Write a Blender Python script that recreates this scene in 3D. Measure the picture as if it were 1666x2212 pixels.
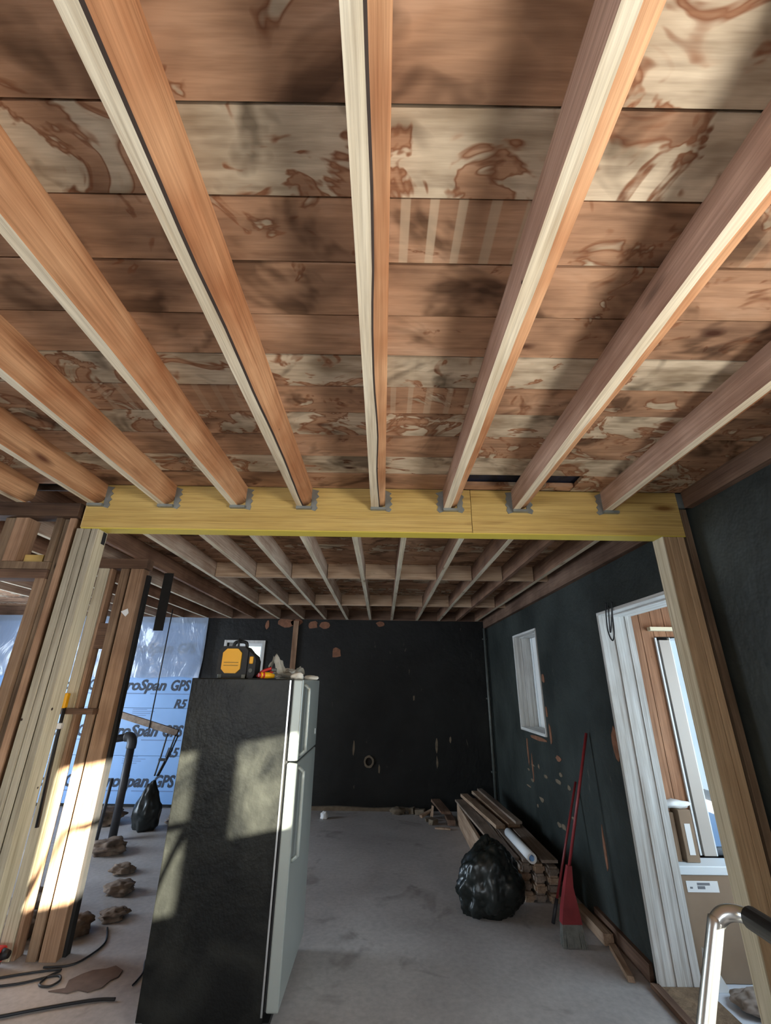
import bpy, bmesh, math, random
from mathutils import Vector, Matrix, noise
random.seed(7)
for o in list(bpy.data.objects): bpy.data.objects.remove(o, do_unlink=True)
SC = bpy.context.scene
C = SC.collection

# ------------------------------------------------------------------ camera
CAM = Vector((0, 0, 1.70))
F_PX = 932.0
PITCH, ROLL, YAW = math.radians(21.745), math.radians(0.80), math.radians(0.094)
cd = bpy.data.cameras.new('camera'); cam = bpy.data.objects.new('camera', cd); C.objects.link(cam)
cd.sensor_fit = 'HORIZONTAL'; cd.sensor_width = 36.0; cd.lens = F_PX/1666*36.0
cd.clip_start = 0.02; cd.clip_end = 200
up0 = Vector((0, -math.sin(PITCH), math.cos(PITCH))); fw = Vector((0, math.cos(PITCH), math.sin(PITCH))); ex = Vector((1, 0, 0))
rt = math.cos(ROLL)*ex + math.sin(ROLL)*up0
up = -math.sin(ROLL)*ex + math.cos(ROLL)*up0
yw = Matrix.Rotation(-YAW, 3, 'Z')
rt, up, fw = yw @ rt, yw @ up, yw @ fw
M = Matrix((rt, up, -fw)).transposed().to_4x4(); M.translation = CAM
cam.matrix_world = M
SC.camera = cam

# ------------------------------------------------------------------ view, world, sun, daylight at the windows
SC.view_settings.view_transform = 'Standard'; SC.view_settings.look = 'None'
SC.view_settings.exposure = 0.0; SC.view_settings.gamma = 1.0; SC.view_settings.use_curve_mapping = False
W = bpy.data.worlds.new('world'); SC.world = W; W.use_nodes = True
wn = W.node_tree.nodes; wl = W.node_tree.links
bg = wn['Background']; sky = wn.new('ShaderNodeTexSky')
sky.sky_type = 'NISHITA'; sky.sun_disc = False; sky.sun_elevation = math.radians(8.0)
sky.sun_rotation = math.radians(135.0); sky.air_density = 1.0; sky.dust_density = 0.6; sky.ozone_density = 2.0
wl.new(sky.outputs[0], bg.inputs[0]); bg.inputs[1].default_value = 0.9

SUN_D = Vector((-1.0, 1.0, -0.18)).normalized()
sl = bpy.data.lights.new('sun', 'SUN'); so = bpy.data.objects.new('sun', sl); C.objects.link(so)
sl.energy = 95.0; sl.angle = math.radians(0.7); sl.color = (1.0, 0.84, 0.62)
so.rotation_euler = SUN_D.to_track_quat('-Z', 'Y').to_euler(); so.location = (6, -6, 4)

def area(name, loc, direction, sx, sy, power, col):
    l = bpy.data.lights.new(name, 'AREA'); o = bpy.data.objects.new(name, l); C.objects.link(o)
    l.shape = 'RECTANGLE'; l.size = sx; l.size_y = sy; l.energy = power; l.color = col
    o.location = loc; o.rotation_euler = Vector(direction).to_track_quat('-Z', 'Z').to_euler()
    return o
# daylight standing in the window openings
area('daylight_right_a', (1.80, -0.21, 1.43), (-1, 0, 0), 0.80, 0.80, 54, (1.0, 0.95, 0.89))
area('daylight_right_b', (1.80, 0.535, 1.585), (-1, 0, 0), 0.56, 0.50, 37, (1.0, 0.95, 0.89))
area('daylight_left', (-6.72, 4.6, 1.5), (1, 0, 0), 3.2, 1.5, 270, (0.72, 0.85, 1.0))
area('added_fill_back', (-2.4, -2.93, 1.45), (0, 1, 0), 2.2, 1.3, 70, (0.86, 0.92, 1.0))  # added fill lamp behind the viewer, aimed to brighten the joists' left sides
area('daylight_porch', (3.12, 2.6, 1.5), (-1, 0, 0), 1.4, 1.6, 42, (0.70, 0.87, 1.0))

# ------------------------------------------------------------------ helpers
def S(r, g, b, k=1.0):
    def f(c):
        c /= 255.0
        return c/12.92 if c <= 0.04045 else ((c+0.055)/1.055)**2.4
    return (f(r)*k, f(g)*k, f(b)*k, 1.0)

def link(o, parent=None):
    C.objects.link(o)
    if parent is not None:
        o.parent = parent
    return o

def props(o, label=None, cat=None, group=None, kind=None):
    if label: o['label'] = label
    if cat: o['category'] = cat
    if group: o['group'] = group
    if kind: o['kind'] = kind
    return o

def thing(name, loc, label, cat, group=None):
    o = bpy.data.objects.new(name, None); o.location = loc; o.empty_display_size = 0.1
    C.objects.link(o); return props(o, label, cat, group)

def wloc(parent):
    return Vector(parent.location) + (wloc(parent.parent) if parent.parent else Vector()) if parent else Vector()

def finish(name, bm, mats, parent=None, origin=None, smooth=False):
    """bm holds WORLD coordinates; origin is the object's origin in world space"""
    if origin is None:
        vs = [v.co for v in bm.verts]
        mn = Vector([min(v[i] for v in vs) for i in range(3)]); mx = Vector([max(v[i] for v in vs) for i in range(3)])
        origin = Vector(((mn.x+mx.x)/2, (mn.y+mx.y)/2, mn.z))
    origin = Vector(origin)
    bmesh.ops.translate(bm, verts=bm.verts, vec=-origin)
    bmesh.ops.recalc_face_normals(bm, faces=bm.faces)
    me = bpy.data.meshes.new(name); bm.to_mesh(me); bm.free()
    if not isinstance(mats, (list, tuple)): mats = [mats]
    for m in mats: me.materials.append(m)
    if smooth:
        for p in me.polygons: p.use_smooth = True
    o = bpy.data.objects.new(name, me)
    o.location = origin - wloc(parent)
    return link(o, parent)

def add_box(bm, x0, x1, y0, y1, z0, z1, rot=None, mi=0):
    vs = [bm.verts.new((x, y, z)) for x in (x0, x1) for y in (y0, y1) for z in (z0, z1)]
    fs = [(0, 1, 3, 2), (4, 6, 7, 5), (0, 4, 5, 1), (2, 3, 7, 6), (0, 2, 6, 4), (1, 5, 7, 3)]
    out = []
    for f in fs:
        fc = bm.faces.new([vs[i] for i in f]); fc.material_index = mi; out.append(fc)
    if rot is not None:
        c = Vector(((x0+x1)/2, (y0+y1)/2, (z0+z1)/2))
        bmesh.ops.rotate(bm, verts=vs, cent=c, matrix=rot)
    return vs

def box(name, x0, x1, y0, y1, z0, z1, mat, parent=None, bevel=0.0, seg=1, rot=None):
    bm = bmesh.new(); add_box(bm, min(x0, x1), max(x0, x1), min(y0, y1), max(y0, y1), min(z0, z1), max(z0, z1), rot)
    if bevel: bmesh.ops.bevel(bm, geom=list(bm.edges), offset=bevel, segments=seg, affect='EDGES', profile=0.6)
    return finish(name, bm, mat, parent)

def bar(bm, a, b, w, h, up=Vector((0, 0, 1)), mi=0):
    """rectangular bar from a to b, w across, h along up"""
    a, b = Vector(a), Vector(b); d = (b-a).normalized()
    s = d.cross(up)
    s = s.normalized() if s.length > 1e-4 else Vector((1, 0, 0))
    u = s.cross(d).normalized()
    vs = []
    for p in (a, b):
        for i, j in ((-1, -1), (1, -1), (1, 1), (-1, 1)):
            vs.append(bm.verts.new(p + s*(w/2*i) + u*(h/2*j)))
    for f in ((0, 1, 2, 3), (7, 6, 5, 4), (0, 4, 5, 1), (1, 5, 6, 2), (2, 6, 7, 3), (3, 7, 4, 0)):
        bm.faces.new([vs[i] for i in f]).material_index = mi
    return vs

def tube(bm, pts, r, n=10, cap=True, mi=0):
    pts = [Vector(p) for p in pts]; rings = []; prev = None
    rs = r if isinstance(r, (list, tuple)) else [r]*len(pts)
    for i, p in enumerate(pts):
        t = (pts[min(i+1, len(pts)-1)] - pts[max(i-1, 0)]).normalized()
        if prev is None:
            a = Vector((0, 0, 1)) if abs(t.z) < 0.9 else Vector((1, 0, 0))
            u = t.cross(a).normalized()
        else:
            u = (prev - t*prev.dot(t)).normalized()
        prev = u; v = t.cross(u)
        rings.append([bm.verts.new(p + (u*math.cos(2*math.pi*k/n) + v*math.sin(2*math.pi*k/n))*rs[i]) for k in range(n)])
    for a, b in zip(rings, rings[1:]):
        for k in range(n):
            f = bm.faces.new((a[k], a[(k+1) % n], b[(k+1) % n], b[k])); f.material_index = mi; f.smooth = True
    if cap:
        bm.faces.new(rings[0][::-1]).material_index = mi; bm.faces.new(rings[-1]).material_index = mi

def spline(pts, n=6):
    pts = [Vector(p) for p in pts]; out = []
    for i in range(len(pts)-1):
        p0, p1, p2, p3 = pts[max(i-1, 0)], pts[i], pts[i+1], pts[min(i+2, len(pts)-1)]
        for k in range(n):
            t = k/n
            out.append(0.5*((2*p1) + (p2-p0)*t + (2*p0-5*p1+4*p2-p3)*t*t + (3*p1-p0-3*p2+p3)*t**3))
    out.append(pts[-1]); return out

def tubeobj(name, pts, r, mat, parent=None, n=10, smoothn=0):
    bm = bmesh.new(); tube(bm, spline(pts, smoothn) if smoothn else pts, r, n)
    return finish(name, bm, mat, parent)

def poly_plate(name, pts2, plane, d0, d1, mat, parent=None):
    """polygon in plane 'XZ','YZ' or 'XY' extruded from d0 to d1 along the missing axis"""
    bm = bmesh.new()
    def mk(p, d):
        return {'XZ': (p[0], d, p[1]), 'YZ': (d, p[0], p[1]), 'XY': (p[0], p[1], d)}[plane]
    a = [bm.verts.new(mk(p, d0)) for p in pts2]; b = [bm.verts.new(mk(p, d1)) for p in pts2]
    bm.faces.new(a); bm.faces.new(b[::-1])
    for i in range(len(a)):
        j = (i+1) % len(a); bm.faces.new((a[i], b[i], b[j], a[j]))
    return finish(name, bm, mat, parent)

def blob(name, loc, size, mat, amp=0.25, freq=2.0, sub=4, seed=0, parent=None, flat=True, ridged=False, shape=None):
    bm = bmesh.new(); bmesh.ops.create_icosphere(bm, subdivisions=sub, radius=1.0)
    off = Vector((seed*7.3, seed*3.1, seed*5.7))
    for v in bm.verts:
        d = v.co.normalized()
        n1 = noise.noise(d*freq+off)
        n2 = noise.noise(d*freq*2.7+off*1.3)
        if ridged: k = 1 + amp*(0.8*n1) - amp*0.6*abs(n2) - amp*0.35*abs(noise.noise(d*freq*6+off))
        else: k = 1 + amp*(n1+0.5*n2)
        p = d*k
        if shape: p = shape(p)
        v.co = Vector((p.x*size[0], p.y*size[1], p.z*size[2]))
        if flat and v.co.z < -size[2]*0.72: v.co.z = -size[2]*0.72
    z = min(v.co.z for v in bm.verts)
    bmesh.ops.translate(bm, verts=bm.verts, vec=Vector(loc)-Vector((0, 0, z)))
    return finish(name, bm, mat, parent, smooth=True)

# ------------------------------------------------------------------ materials
def newmat(name):
    m = bpy.data.materials.new(name); m.use_nodes = True
    nt = m.node_tree; return m, nt, nt.nodes, nt.links, nt.nodes['Principled BSDF']

def ramp(N, stops):
    r = N.new('ShaderNodeValToRGB'); e = r.color_ramp.elements
    e[0].position, e[0].color = stops[0]; e[1].position, e[1].color = stops[-1]
    for p, c in stops[1:-1]:
        x = e.new(p); x.color = c
    return r

def coords(N, L, scale, rnd=True):
    tc = N.new('ShaderNodeTexCoord'); mp = N.new('ShaderNodeMapping'); mp.inputs['Scale'].default_value = scale
    if rnd:
        oi = N.new('ShaderNodeObjectInfo'); mu = N.new('ShaderNodeVectorMath'); mu.operation = 'SCALE'
        cv = N.new('ShaderNodeCombineXYZ'); cv.inputs[0].default_value = 0
        for i in range(3): L.new(oi.outputs['Random'], cv.inputs[i])
        L.new(cv.outputs[0], mu.inputs[0]); mu.inputs['Scale'].default_value = 37.0
        ad = N.new('ShaderNodeVectorMath'); ad.operation = 'ADD'
        L.new(tc.outputs['Object'], ad.inputs[0]); L.new(mu.outputs[0], ad.inputs[1]); L.new(ad.outputs[0], mp.inputs[0])
    else:
        L.new(tc.outputs['Object'], mp.inputs[0])
    return mp.outputs[0]

def noisen(N, L, vec, scale, detail=5, rough=0.6, dist=0.0):
    n = N.new('ShaderNodeTexNoise'); L.new(vec, n.inputs['Vector']); n.inputs['Scale'].default_value = scale
    n.inputs['Detail'].default_value = min(detail, 3.0); n.inputs['Roughness'].default_value = rough; n.inputs['Distortion'].default_value = dist
    return n.outputs['Fac']

def mix(N, L, fac, a, b, mode='MIX'):
    m = N.new('ShaderNodeMix'); m.data_type = 'RGBA'; m.blend_type = mode
    for inp, v in ((m.inputs[0], fac), (m.inputs[6], a), (m.inputs[7], b)):
        if hasattr(v, 'is_linked') or hasattr(v, 'links'): L.new(v, inp)
        else: inp.default_value = v
    return m.outputs[2]

def bump(N, L, h, P, strength=0.3, dist=0.01):
    b = N.new('ShaderNodeBump'); b.inputs['Strength'].default_value = strength; b.inputs['Distance'].default_value = dist
    L.new(h, b.inputs['Height']); L.new(b.outputs[0], P.inputs['Normal'])

AX = {'X': (0, 1, 2), 'Y': (1, 0, 2), 'Z': (2, 0, 1)}
def wood(name, c1, c2, axis='Y', knots=0.09, rough=0.75, dirt=None, knotcol=None, dirt_amt=0.5, nails=False):
    m, nt, N, L, P = newmat(name)
    def sc(a, o):
        v = [o, o, o]; v[AX[axis][0]] = a; return tuple(v)
    g = noisen(N, L, coords(N, L, sc(0.55, 7.0)), 2.2, 6, 0.65, 0.6)
    r = ramp(N, [(0.3, c2), (0.7, c1)]); L.new(g, r.inputs[0]); col = r.outputs[0]
    fine = noisen(N, L, coords(N, L, sc(1.2, 60.0)), 2.0, 4, 0.7)
    fr = ramp(N, [(0.3, (0.72, 0.70, 0.68, 1)), (0.62, (1.05, 1.05, 1.05, 1))]); L.new(fine, fr.inputs[0])
    col = mix(N, L, 1.0, col, fr.outputs[0], 'MULTIPLY')
    stk = noisen(N, L, coords(N, L, sc(0.7, 24.0)), 1.6, 5, 0.6, 1.0)
    sr = ramp(N, [(0.54, (1, 1, 1, 1)), (0.74, (0.62, 0.54, 0.48, 1))]); L.new(stk, sr.inputs[0])
    col = mix(N, L, 0.75, col, sr.outputs[0], 'MULTIPLY')
    big = noisen(N, L, coords(N, L, (2.2, 2.2, 2.2)), 1.0, 4)
    br = ramp(N, [(0.35, dirt or c2), (0.62, (1, 1, 1, 1))]); L.new(big, br.inputs[0])
    col = mix(N, L, dirt_amt, col, br.outputs[0], 'MULTIPLY')
    if knots:
        v = N.new('ShaderNodeTexVoronoi'); L.new(coords(N, L, sc(2.0, 7.0)), v.inputs['Vector']); v.inputs['Scale'].default_value = 1.0
        kr = ramp(N, [(knots*0.4, (1, 1, 1, 1)), (knots*1.3, (0, 0, 0, 1))]); L.new(v.outputs['Distance'], kr.inputs[0])
        col = mix(N, L, kr.outputs[0], col, knotcol or tuple(x*0.28 for x in c2[:3])+(1,))
    if nails:
        v = N.new('ShaderNodeTexVoronoi'); L.new(coords(N, L, (9, 9, 9)), v.inputs['Vector']); v.inputs['Scale'].default_value = 1.0
        nr = ramp(N, [(0.055, (1, 1, 1, 1)), (0.075, (0, 0, 0, 1))]); L.new(v.outputs['Distance'], nr.inputs[0])
        sep = N.new('ShaderNodeSeparateColor'); L.new(v.outputs['Color'], sep.inputs[0])
        gt = N.new('ShaderNodeMath'); gt.operation = 'GREATER_THAN'; L.new(sep.outputs[0], gt.inputs[0]); gt.inputs[1].default_value = 0.55
        ml = N.new('ShaderNodeMath'); ml.operation = 'MULTIPLY'; L.new(gt.outputs[0], ml.inputs[0]); L.new(nr.outputs[0], ml.inputs[1])
        col = mix(N, L, ml.outputs[0], col, S(48, 32, 26))
    L.new(col, P.inputs['Base Color']); P.inputs['Roughness'].default_value = rough
    P.inputs['Specular IOR Level'].default_value = 0.25
    bump(N, L, fine, P, 0.25, 0.004)
    return m

def plain(name, col, rough=0.5, metal=0.0, nscale=0, namt=0.15, bumpk=0.0, spec=0.5, col2=None):
    m, nt, N, L, P = newmat(name)
    P.inputs['Roughness'].default_value = rough; P.inputs['Metallic'].default_value = metal
    P.inputs['Specular IOR Level'].default_value = spec
    if nscale:
        n = noisen(N, L, coords(N, L, (1, 1, 1)), nscale, 6)
        c2 = col2 or tuple(c*(1-namt*2) for c in col[:3])+(1,)
        r = ramp(N, [(0.35, c2), (0.65, col)]); L.new(n, r.inputs[0]); L.new(r.outputs[0], P.inputs['Base Color'])
        if bumpk: bump(N, L, n, P, bumpk, 0.01)
    else:
        P.inputs['Base Color'].default_value = col
    return m

def glassmat(name, tint=(0.9, 0.95, 1, 1), gl=0.08):
    m, nt, N, L, P = newmat(name); N.remove(P)
    t = N.new('ShaderNodeBsdfTransparent'); t.inputs[0].default_value = tint
    g = N.new('ShaderNodeBsdfGlossy'); g.inputs['Roughness'].default_value = 0.03
    mx = N.new('ShaderNodeMixShader'); mx.inputs[0].default_value = gl
    L.new(t.outputs[0], mx.inputs[1]); L.new(g.outputs[0], mx.inputs[2]); L.new(mx.outputs[0], N['Material Output'].inputs[0])
    return m

def ceiling_mat():
    """old sheathing: orange boards with pale worn areas; 'pale' attribute says how much paint is left in each bay"""
    m, nt, N, L, P = newmat('ceiling_sheathing')
    at = N.new('ShaderNodeAttribute'); at.attribute_name = 'pale'
    v1 = coords(N, L, (1.0, 2.4, 1)); v2 = coords(N, L, (2.0, 30, 8)); v3 = coords(N, L, (1.6, 2.0, 1))
    oc = noisen(N, L, v1, 2.6, 5, 0.6, 0.4)
    ro = ramp(N, [(0.3, S(126, 97, 76)), (0.55, S(178, 140, 110)), (0.75, S(194, 160, 132))]); L.new(oc, ro.inputs[0])
    pc = noisen(N, L, v1, 4.0, 5)
    rp = ramp(N, [(0.3, S(150, 132, 108)), (0.6, S(205, 190, 165))]); L.new(pc, rp.inputs[0])
    bl = noisen(N, L, v3, 3.4, 7, 0.6, 1.1)
    ma = N.new('ShaderNodeMath'); ma.operation = 'ADD'; L.new(bl, ma.inputs[0]); L.new(at.outputs['Fac'], ma.inputs[1])
    rr = ramp(N, [(0.93, (0, 0, 0, 1)), (1.0, (1, 1, 1, 1))]); L.new(ma.outputs[0], rr.inputs[0])
    col = mix(N, L, rr.outputs[0], ro.outputs[0], rp.outputs[0])
    # tide line round the edge of each stain
    tl = ramp(N, [(0.90, (0, 0, 0, 1)), (0.945, (1, 1, 1, 1)), (0.985, (0, 0, 0, 1))]); L.new(ma.outputs[0], tl.inputs[0])
    th = N.new('ShaderNodeMath'); th.operation = 'MULTIPLY'; L.new(tl.outputs[0], th.inputs[0]); th.inputs[1].default_value = 0.75
    col = mix(N, L, th.outputs[0], col, S(120, 70, 38))
    gr = noisen(N, L, v2, 2.0, 5, 0.7)
    rg = ramp(N, [(0.3, (0.66, 0.62, 0.6, 1)), (0.6, (1.04, 1.04, 1.04, 1))]); L.new(gr, rg.inputs[0])
    col = mix(N, L, 0.75, col, rg.outputs[0], 'MULTIPLY')
    dk = noisen(N, L, v3, 1.9, 6, 0.65, 0.8)
    rd = ramp(N, [(0.34, S(92, 80, 66)), (0.46, (1, 1, 1, 1))]); L.new(dk, rd.inputs[0])
    col = mix(N, L, 0.7, col, rd.outputs[0], 'MULTIPLY')
    vo = N.new('ShaderNodeTexVoronoi'); L.new(coords(N, L, (2.2, 5.0, 1)), vo.inputs['Vector']); vo.inputs['Scale'].default_value = 1.0
    kr = ramp(N, [(0.035, (1, 1, 1, 1)), (0.10, (0, 0, 0, 1))]); L.new(vo.outputs['Distance'], kr.inputs[0])
    col = mix(N, L, kr.outputs[0], col, S(70, 42, 28))
    # ghost lines left by the old laths
    at2 = N.new('ShaderNodeAttribute'); at2.attribute_name = 'lath'
    wv = N.new('ShaderNodeTexWave'); wv.bands_direction = 'X'; L.new(coords(N, L, (1, 0.05, 1)), wv.inputs['Vector']); wv.inputs['Scale'].default_value = 4.2
    wv.inputs['Distortion'].default_value = 2.2
    wr = ramp(N, [(0.72, (0, 0, 0, 1)), (0.84, (1, 1, 1, 1))]); L.new(wv.outputs['Fac'], wr.inputs[0])
    m2 = N.new('ShaderNodeMath'); m2.operation = 'MULTIPLY'; L.new(wr.outputs[0], m2.inputs[0]); L.new(at2.outputs['Fac'], m2.inputs[1])
    col = mix(N, L, m2.outputs[0], col, S(190, 172, 146))
    L.new(col, P.inputs['Base Color']); P.inputs['Roughness'].default_value = 0.8; P.inputs['Specular IOR Level'].default_value = 0.2
    bump(N, L, gr, P, 0.25, 0.004)
    return m

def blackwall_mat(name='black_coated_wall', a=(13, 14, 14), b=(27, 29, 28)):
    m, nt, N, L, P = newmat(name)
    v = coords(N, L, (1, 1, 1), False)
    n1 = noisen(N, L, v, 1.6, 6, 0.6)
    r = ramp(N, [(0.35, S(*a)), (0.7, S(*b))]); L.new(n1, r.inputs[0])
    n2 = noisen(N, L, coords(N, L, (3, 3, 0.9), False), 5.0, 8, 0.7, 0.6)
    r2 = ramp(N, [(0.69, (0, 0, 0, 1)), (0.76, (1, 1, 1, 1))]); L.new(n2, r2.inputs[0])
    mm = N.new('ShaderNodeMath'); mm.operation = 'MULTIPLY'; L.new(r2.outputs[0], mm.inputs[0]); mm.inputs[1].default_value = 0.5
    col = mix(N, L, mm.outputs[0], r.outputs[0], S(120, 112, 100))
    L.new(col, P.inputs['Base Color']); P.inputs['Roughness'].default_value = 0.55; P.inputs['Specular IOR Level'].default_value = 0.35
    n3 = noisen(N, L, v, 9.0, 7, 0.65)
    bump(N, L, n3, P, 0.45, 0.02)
    return m

def floor_mat():
    m, nt, N, L, P = newmat('dusty_floor')
    v = coords(N, L, (1, 1, 1), False)
    n1 = noisen(N, L, v, 0.9, 6, 0.6, 0.3)
    r = ramp(N, [(0.3, S(158, 153, 150)), (0.7, S(192, 188, 185))]); L.new(n1, r.inputs[0])
    n2 = noisen(N, L, v, 26.0, 5)
    r2 = ramp(N, [(0.3, (0.86, 0.86, 0.86, 1)), (0.7, (1.06, 1.06, 1.06, 1))]); L.new(n2, r2.inputs[0])
    col = mix(N, L, 1.0, r.outputs[0], r2.outputs[0], 'MULTIPLY')
    n3 = noisen(N, L, v, 2.3, 5, 0.6, 0.8)
    r3 = ramp(N, [(0.30, S(120, 100, 92)), (0.40, (1, 1, 1, 1))]); L.new(n3, r3.inputs[0])
    col = mix(N, L, 0.4, col, r3.outputs[0], 'MULTIPLY')
    L.new(col, P.inputs['Base Color']); P.inputs['Roughness'].default_value = 0.62
    bump(N, L, n2, P, 0.1, 0.003)
    return m

def fridge_side_mat():
    m, nt, N, L, P = newmat('fridge_black_pebbled')
    v = coords(N, L, (1, 1, 1))
    n1 = noisen(N, L, v, 2.6, 7, 0.65, 0.6)
    r = ramp(N, [(0.42, S(17, 18, 17)), (0.75, S(46, 47, 43))]); L.new(n1, r.inputs[0])
    L.new(r.outputs[0], P.inputs['Base Color'])
    P.inputs['Roughness'].default_value = 0.38; P.inputs['Specular IOR Level'].default_value = 0.22
    n2 = noisen(N, L, v, 34.0, 4, 0.6)
    n3 = noisen(N, L, v, 9.0, 5, 0.6, 0.4)
    ad = N.new('ShaderNodeMath'); ad.operation = 'ADD'; L.new(n2, ad.inputs[0]); L.new(n3, ad.inputs[1])
    bump(N, L, ad.outputs[0], P, 0.42, 0.006)
    return m

def plastic_mat():
    m, nt, N, L, P = newmat('clear_plastic_sheet')
    P.inputs['Base Color'].default_value = S(160, 176, 198); P.inputs['Roughness'].default_value = 0.16
    P.inputs['Specular IOR Level'].default_value = 0.9
    n = noisen(N, L, coords(N, L, (1, 1, 0.5)), 3.5, 4, 0.5, 1.2)
    bump(N, L, n, P, 0.6, 0.05)
    t = N.new('ShaderNodeBsdfTransparent'); mx = N.new('ShaderNodeMixShader'); mx.inputs[0].default_value = 0.62
    L.new(t.outputs[0], mx.inputs[1]); L.new(P.outputs[0], mx.inputs[2]); L.new(mx.outputs[0], N['Material Output'].inputs[0])
    return m

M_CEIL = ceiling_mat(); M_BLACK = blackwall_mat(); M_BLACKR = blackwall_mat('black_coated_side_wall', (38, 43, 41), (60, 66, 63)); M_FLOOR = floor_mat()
M_ORANGE = wood('joist_orange_pine', S(206, 162, 122), S(170, 124, 88), 'Y', 0.14, dirt=S(196, 160, 132), nails=True, knotcol=S(96, 58, 38), dirt_amt=0.7)
M_PURPLE = wood('joist_fill_lit_side', S(200, 172, 154), S(172, 142, 124), 'Y', 0.12, nails=True)  # fill light painted in: lighter colour on the joists' left sides
M_STRIP = wood('joist_bare_edge', S(234, 226, 204), S(205, 190, 162), 'Y', 0.13, knotcol=S(132, 98, 66), dirt_amt=0.2)
M_BARK = plain('bark_edge', S(52, 40, 34), 0.9, nscale=14)
M_REAR = wood('rear_joist_lit', S(214, 198, 180), S(182, 156, 136), 'Y', 0.04, dirt=S(180, 150, 130), dirt_amt=0.4)
M_REARB = wood('rear_joist_brown_shade', S(164, 130, 106), S(128, 98, 80), 'Y', 0.04)  # brown wood, also the painted shade on the left faces
M_BLOCK = wood('blocking_wood', S(216, 192, 164), S(184, 156, 130), 'X', 0.05, dirt_amt=0.3)
M_BROWNY = wood('brown_board_y', S(140, 114, 96), S(106, 82, 68), 'Y', 0.05)
M_BROWNX = wood('brown_board_x', S(136, 108, 88), S(98, 76, 62), 'X', 0.05)
M_BROWNZ = wood('brown_board_z', S(168, 142, 116), S(132, 108, 88), 'Z', 0.05)
M_BROWNZ2 = wood('red_brown_board_z', S(184, 152, 124), S(150, 120, 96), 'Z', 0.05)
M_DARKX = wood('dark_old_timber', S(96, 74, 58), S(66, 50, 40), 'X', 0.04)
M_GREYZ = wood('weathered_stud', S(146, 124, 100), S(110, 92, 74), 'Z', 0.04)
M_PINEZ = wood('new_pine_stud', S(212, 204, 180), S(186, 176, 150), 'Z', 0.10, knotcol=S(130, 100, 62), dirt_amt=0.12, nails=True)
M_PINEG = wood('shaded_pine_stud', S(180, 174, 156), S(150, 143, 126), 'Z', 0.05, knotcol=S(110, 88, 62), dirt_amt=0.2, nails=True)  # greyer copy of the new pine, paints shade on the left post's front
M_PINEZ2 = wood('new_pine_post_warm', S(196, 170, 136), S(170, 144, 112), 'Z', 0.05, knotcol=S(110, 78, 50), dirt_amt=0.2)
M_LVL = wood('yellow_laminated_lumber', S(206, 178, 112), S(190, 160, 92), 'X', 0.13, 0.5, knotcol=S(120, 84, 40), dirt_amt=0.12)
M_LVLB = plain('yellow_edge_coating', S(204, 184, 76), 0.5)
M_ENDGRAIN = plain('cut_end_grain', S(214, 184, 128), 0.8, nscale=30)
M_GALV = plain('galvanised_steel', S(150, 156, 152), 0.5, 0.6, nscale=12, namt=0.12)
M_WHITEZ = wood('white_painted_board_z', S(228, 230, 228), S(205, 206, 204), 'Z', 0.0, 0.6, dirt=S(190, 180, 165), dirt_amt=0.3)
M_WHITEY = wood('white_painted_board_y', S(228, 230, 228), S(205, 206, 204), 'Y', 0.0, 0.6, dirt_amt=0.1)
M_PLASTER = plain('broken_plaster', S(140, 96, 72), 0.9, nscale=20)
M_STONE = plain('pale_rubble_edge', S(122, 108, 90), 0.95, nscale=18)
M_STEEL = plain('brushed_fridge_door', S(164, 172, 168), 0.36, 0.35, nscale=1.2, namt=0.06)
M_FRIDGE = fridge_side_mat()
M_RUBBER = plain('black_rubber', S(26, 26, 27), 0.55, nscale=30, namt=0.1)
M_CHROME = plain('aluminium_tube', S(205, 208, 208), 0.28, 0.9, nscale=8, namt=0.08)
M_YELLOW = plain('tool_yellow', S(240, 176, 20), 0.45)
M_RED = plain('tool_red', S(200, 50, 46), 0.45)
M_DRED = plain('broom_red', S(140, 46, 50), 0.45, nscale=6)
M_RAG = plain('pale_rag', S(236, 232, 220), 0.9, nscale=20, namt=0.06)
M_BAG = plain('black_bin_bag', S(28, 32, 30), 0.32, nscale=7, namt=0.1, bumpk=0.5)
M_INS = plain('insulation_facing', S(132, 176, 230), 0.35, nscale=1.5, namt=0.05, spec=0.6)
M_INK = plain('printed_ink', S(36, 48, 66), 0.6)
M_INK2 = plain('printed_ink_pale', S(104, 132, 176), 0.6)
M_PLASTIC = plastic_mat(); M_GLASS = glassmat('window_glass')
M_PIPE = plain('dark_drain_pipe', S(58, 58, 62), 0.45, nscale=10)
M_PIPEG = plain('grey_conduit', S(96, 100, 96), 0.5, 0.2, nscale=9)
M_WIRE = plain('dark_wire', S(34, 36, 40), 0.5)
M_CARD = plain('cardboard', S(150, 128, 106), 0.85, nscale=5, namt=0.06)
M_WHITE = plain('white_plain', S(232, 234, 234), 0.6)
M_LABELG = plain('label_print_grey', S(120, 122, 128), 0.7)
M_FELT = plain('black_tar_paper', S(30, 29, 28), 0.8, nscale=12)
M_RUBBLE = plain('plaster_rubble', S(132, 114, 98), 0.95, nscale=9, col2=S(92, 76, 64))
M_RUBBLEB = plain('insulation_scrap', S(168, 158, 150), 0.95, nscale=9, col2=S(130, 118, 108))
M_NAVY = plain('navy_floor_covering', S(24, 32, 56), 0.7, nscale=22, col2=S(10, 14, 24))
M_DARKGAP = plain('dark_underside', S(30, 24, 20), 0.95)
M_LUMX = wood('pile_plank_wood', S(196, 172, 148), S(158, 132, 110), 'Y', 0.04)
M_LUMG = wood('pile_plank_grey', S(168, 152, 138), S(132, 116, 104), 'Y', 0.04)
M_LUME = plain('pile_end_grain', S(190, 160, 120), 0.9, nscale=25)
M_BRISTLE = plain('grey_bristles', S(120, 122, 116), 0.9, nscale=30)
M_OUTSIDE = plain('outside_snow', S(200, 206, 214), 0.9)
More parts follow.
